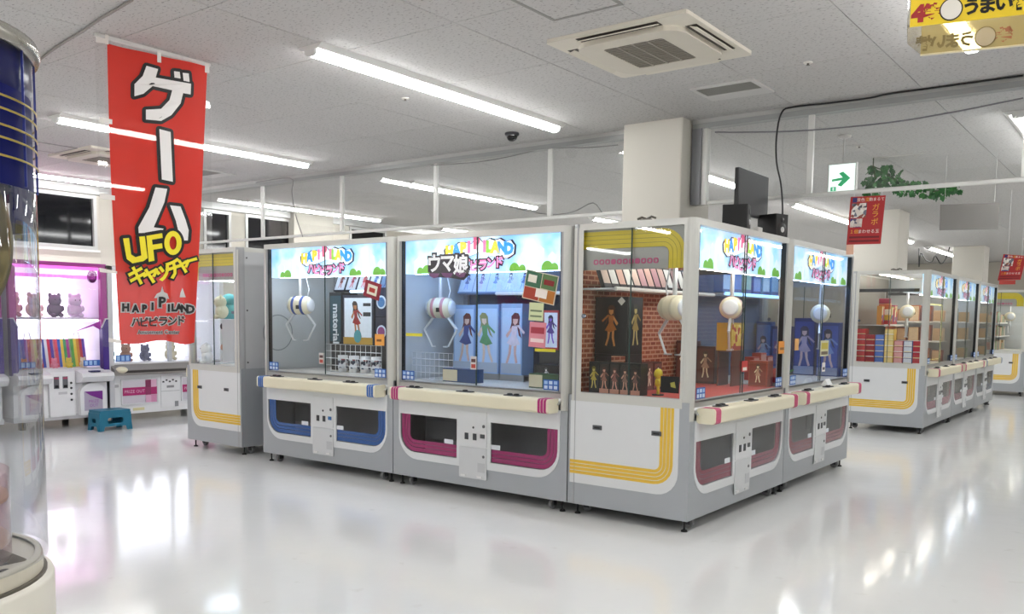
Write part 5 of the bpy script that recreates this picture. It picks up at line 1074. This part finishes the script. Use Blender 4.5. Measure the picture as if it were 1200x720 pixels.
# ------------------------------------------------------------------ ivy garland
i0, i1 = onz(1024, 185, H), onz(1123, 207, H)
t = thing('ivy_garland', 'green artificial ivy garland fixed along the ceiling beyond the exit sign', 'garland', (i0.x, i0.y, H))
dv = i1-i0; rr = random.Random(11); stem = []
for k in range(13): u = k/12; stem.append((dv.x*u+rr.uniform(-.03, .03), dv.y*u, -.06-.10*math.sin(u*math.pi)-rr.uniform(0, .05)-.05*u))
MB().tube([(stem[0][0], 0, -.001)]+stem, .006, 6).build('vine', M('3a4a2a', .7), t)
MB().tube([stem[0], (stem[0][0]+.02, .03, -.2), (stem[0][0]-.02, .05, -.34)], .005, 6).build('vine', M('3a4a2a', .7), t)
MB().box(min(0, dv.x)-.01, max(0, dv.x)+.01, -.004, .01, -.006, -.001).build('strip', M('d6d3ce', .5), t)
lf = [(0, 0), (.02, .012), (.034, .008), (.032, .03), (.045, .048), (.026, .052), (.0, .085), (-.026, .052), (-.045, .048), (-.032, .03), (-.034, .008), (-.02, .012)]
lmes = []
for c in ('2f6a34', '24582c', '3f7f3f'):
    mb = MB().prism(lf, -.001, .001); mb.v = [(x, y+.25*x*x/.045-(.15*z if z > .04 else 0), z) for x, y, z in mb.v]; lmes.append(mb.mesh(M(c, .5, vary=.2, scale=40)))
drop = [(stem[0][0]+.02, .03, -.2), (stem[0][0], .04, -.27), (stem[0][0]-.02, .05, -.34)]
for k in range(210):
    if k < 165: 
        u = rr.random()**1.25; j = min(11, int(u*12)); q = u*12-j; p = Vector(stem[j]).lerp(Vector(stem[j+1]), q); jit = .11*(1-.45*u)
    else: p = Vector(rr.choice(drop)); jit = .07
    o = ob('leaf', lmes[k % 3], t); o.location = p+Vector((rr.uniform(-jit, jit), rr.uniform(-.1, .1), rr.uniform(-jit, jit*.7))); o.location.z = min(o.location.z, -.075)
    o.rotation_euler = (rr.uniform(-.6, .6), rr.uniform(2.2, 4.1), rr.uniform(-.9, 1.2)); sc = rr.uniform(.55, .9); o.scale = (sc, sc, sc)
# ------------------------------------------------------------------ hanging posters, grey board
def poster(label, corners, Y, strings, ztop):
    P4 = [ony(x, y, Y) for x, y in corners]; t = thing('poster', label, 'poster', (P4[3].x, Y, P4[3].z)); o = P4[3]
    q = [(p.x-o.x, p.z-o.z) for p in P4]           # tl tr br bl
    MB().prism([q[3], q[2], q[1], q[0]], -.002, .002).build('sheet', M('a81f22', .4, vary=.08), t)
    def mp(lv): return lambda u, v: (q[3][0]*(1-u)*(1-v)+q[2][0]*u*(1-v)+q[1][0]*u*v+q[0][0]*(1-u)*v, -.002-lv, q[3][1]*(1-u)*(1-v)+q[2][1]*u*(1-v)+q[1][1]*u*v+q[0][1]*(1-u)*v)
    w, h = abs(q[2][0]-q[3][0]), abs(q[0][1]-q[3][1])
    def rect(mb, u0, v0, u1, v1, lv): f = mp(lv); mb.add([f(u0, v0), f(u1, v0), f(u1, v1), f(u0, v1)], [(0, 1, 2, 3)])
    mb = MB(); rect(mb, .06, .56, .5, .86, .001); mb.build('photo_print', printmat('figs', ['d8d0c8', '4a4a52', '8a4a3a', 'e8e4de', '6a6a78'], 45), t)
    mb = MB(); rect(mb, .05, .36, .4, .54, .001); mb.build('photo_print', printmat('figs2', ['3a3a78', 'c8b8b0', '55506a', 'd8d0c8'], 45), t)
    mb = MB(); rect(mb, .07, .88, .2, .98, .001); mb.build('mark_print', M('2a2a68', .5), t)
    mw, my = MB(), MB()
    def tx(mb, s, cu, cv, size): 
        f = mp(.002); vs_, fs_ = glyphs(s, size); mb.add([f(cu+u/w, cv+v/h) for u, v in vs_], fs_)
    tx(mw, '景色', .31, .93, .12*w); tx(my, '変', .5, .93, .13*w); tx(mw, '動まるて', .76, .93, .11*w)
    for i, ch in enumerate('ガラポ'): tx(my, ch, .76, .77-.15*i, .22*w)
    tx(my, '１個', .2, .27, .13*w); tx(mw, 'まわせる玉', .62, .27, .125*w)
    mw.build('lettering', M('f0e0d8', .5), t); my.build('lettering', M('e8a83a', .5), t)
    mb = MB(); rect(mb, .06, .05, .94, .09, .001); mb.build('rule_print', M('6a0f14', .5), t); mb = MB(); rect(mb, .06, .13, .94, .17, .001); mb.build('rule_print', M('6a0f14', .5), t)
    for k in strings: MB().tube([(mp(0)(k, 1)[0], 0, q[0][1]*(1-k)+q[1][1]*k-.002), (mp(0)(k, 1)[0], 0, ztop-o.z)], .0025, 6).build('string', M('d8d8d8', .5), t)
    return t, q
t, q = poster('red poster with yellow and white lettering hanging from the glass barrier', ((997, 231), (1038, 229), (1032, 286), (992, 287)), YBAR-.03, (.1, .9), 2.335)
MB().box(.0, .055, -.003, .001, -.075, 0.0).build('lower_tab', M('e0b49a', .5), t)
t, q = poster('smaller tilted red poster hanging far right beside the third column', ((1176, 298), (1203, 300), (1196, 328), (1169, 329)), 7.6, (.2, .8), H-.001)
MB().box(.02, .2, -.003, .001, -.05, 0.0).build('lower_tab', M('b8433a', .5), t)
Y = 4.7; P4 = [ony(x, y, Y) for x, y in ((1102, 240), (1171, 238), (1170, 269), (1101, 270))]; o_ = P4[3]
t = thing('hanging_board', 'plain grey rectangular board hanging on two wires from the ceiling', 'board', (o_.x, Y, o_.z)); q = [(p.x-o_.x, p.z-o_.z) for p in P4]
MB().prism([q[3], q[2], q[1], q[0]], -.006, .006).build('board', M('7d7a77', .6), t)
for k in (0, 1):
    x = q[0][0]+.04 if k == 0 else q[1][0]-.04; MB().tube([(x, 0, q[0][1]-.002), (x, 0, H-.001-o_.z)], .002, 6).build('wire', M('c4c2be', .5), t)
# ------------------------------------------------------------------ monitor and speakers on the corner machine
xs = -.25; a, b, c = onx(866, 196, xs), onx(901, 207, xs), onx(899, 262, xs); ym, wm = (a.y+b.y)/2, (b.y-a.y); zt = a.z; zl = 2.16
t = thing('monitor', 'flat black monitor standing on top of the corner machine', 'monitor', (xs, ym, 2.002), math.pi/2)
MB().rbox(-wm/2, wm/2, 0, .03, zl-2.0, zt-2.0, .006, 2, 'y').build('screen_case', M('141416', .4), t)
MB().box(-wm/2+.01, wm/2-.01, -.002, 0, zl-2.0+.015, zt-2.0-.01).build('screen', M('3c3c3e', .55), t)
MB().box(-.03, .03, .03, .06, .01, .3).build('neck', BLK, t); MB().rbox(-.13, .13, -.03, .16, 0, .012, .03, 3, 'z').build('foot', BLK, t)
def speaker(px0, px1, pyt, X, lab, rz):
    a, b = onx(px0, pyt, X), onx(px1, pyt+8, X); w = min(.24, b.y-a.y); h = max(.12, a.z-2.0); t = thing('speaker', lab, 'speaker', (X, (a.y+b.y)/2, 2.002), math.pi/2+rz)
    MB().rbox(-.075, .075, -.09, .09, 0, h, .008, 2, 'z').build('cabinet', M('0c0c0e', .5), t)
    wf = MB().lathe([(.001, -.093), (.022, -.095), (.05, -.092), (.055, -.09)], (0, 0, h*.36), 'y', 20).build('woofer', M('18181a', .4), t, True)
    MB().lathe([(.001, -.101), (.016, -.099), (.022, -.095)], (0, 0, h*.36), 'y', 14).build('dust_cap', M('d0d0d0', .4), wf, True)
    MB().lathe([(.001, -.094), (.018, -.094), (.02, -.09)], (0, 0, h*.76), 'y', 14).build('tweeter', M('2a2a2c', .4), t, True)
speaker(848, 878, 237, -.18, 'black loudspeaker left of the monitor on the corner machine', .25)
speaker(893, 918, 249, -.16, 'black loudspeaker right of the monitor on the corner machine', -.3)
p = onx(892, 262, -.2); t = thing('power_adapter', 'small white cable box between the two loudspeakers', 'box', (-.1, onx(888, 270, -.1).y, 2.001), math.pi/2)
MB().rbox(-.04, .04, -.02, .02, 0, .05, .006, 2, 'x').build('case', M('d8d6d0', .5), t); MB().tube([(.04, 0, .03), (.09, .01, .04), (.14, .03, .01)], .005, 6).build('lead', BLK, t)
for (px, py, lab) in ((757, 255, 'little grey clip lying on top of the corner machine side'), (1050, 319, 'little grey clip on top of the second island')):
    Y_ = .03 if px < 900 else Y2+.03
    p = ony(px, py, Y_); t = thing('clip', lab, 'clip', (p.x, Y_, 2.001)); MB().tube([(-.06, 0, .01), (-.03, 0, .02), (0, .01, .008), (.04, 0, .022), (.07, 0, .01)], .008, 6).build('lever', M('6a675f', .4, .5), t); MB().box(-.04, .04, -.01, .01, 0, .008).build('plate', M('8a8780', .4, .5), t)
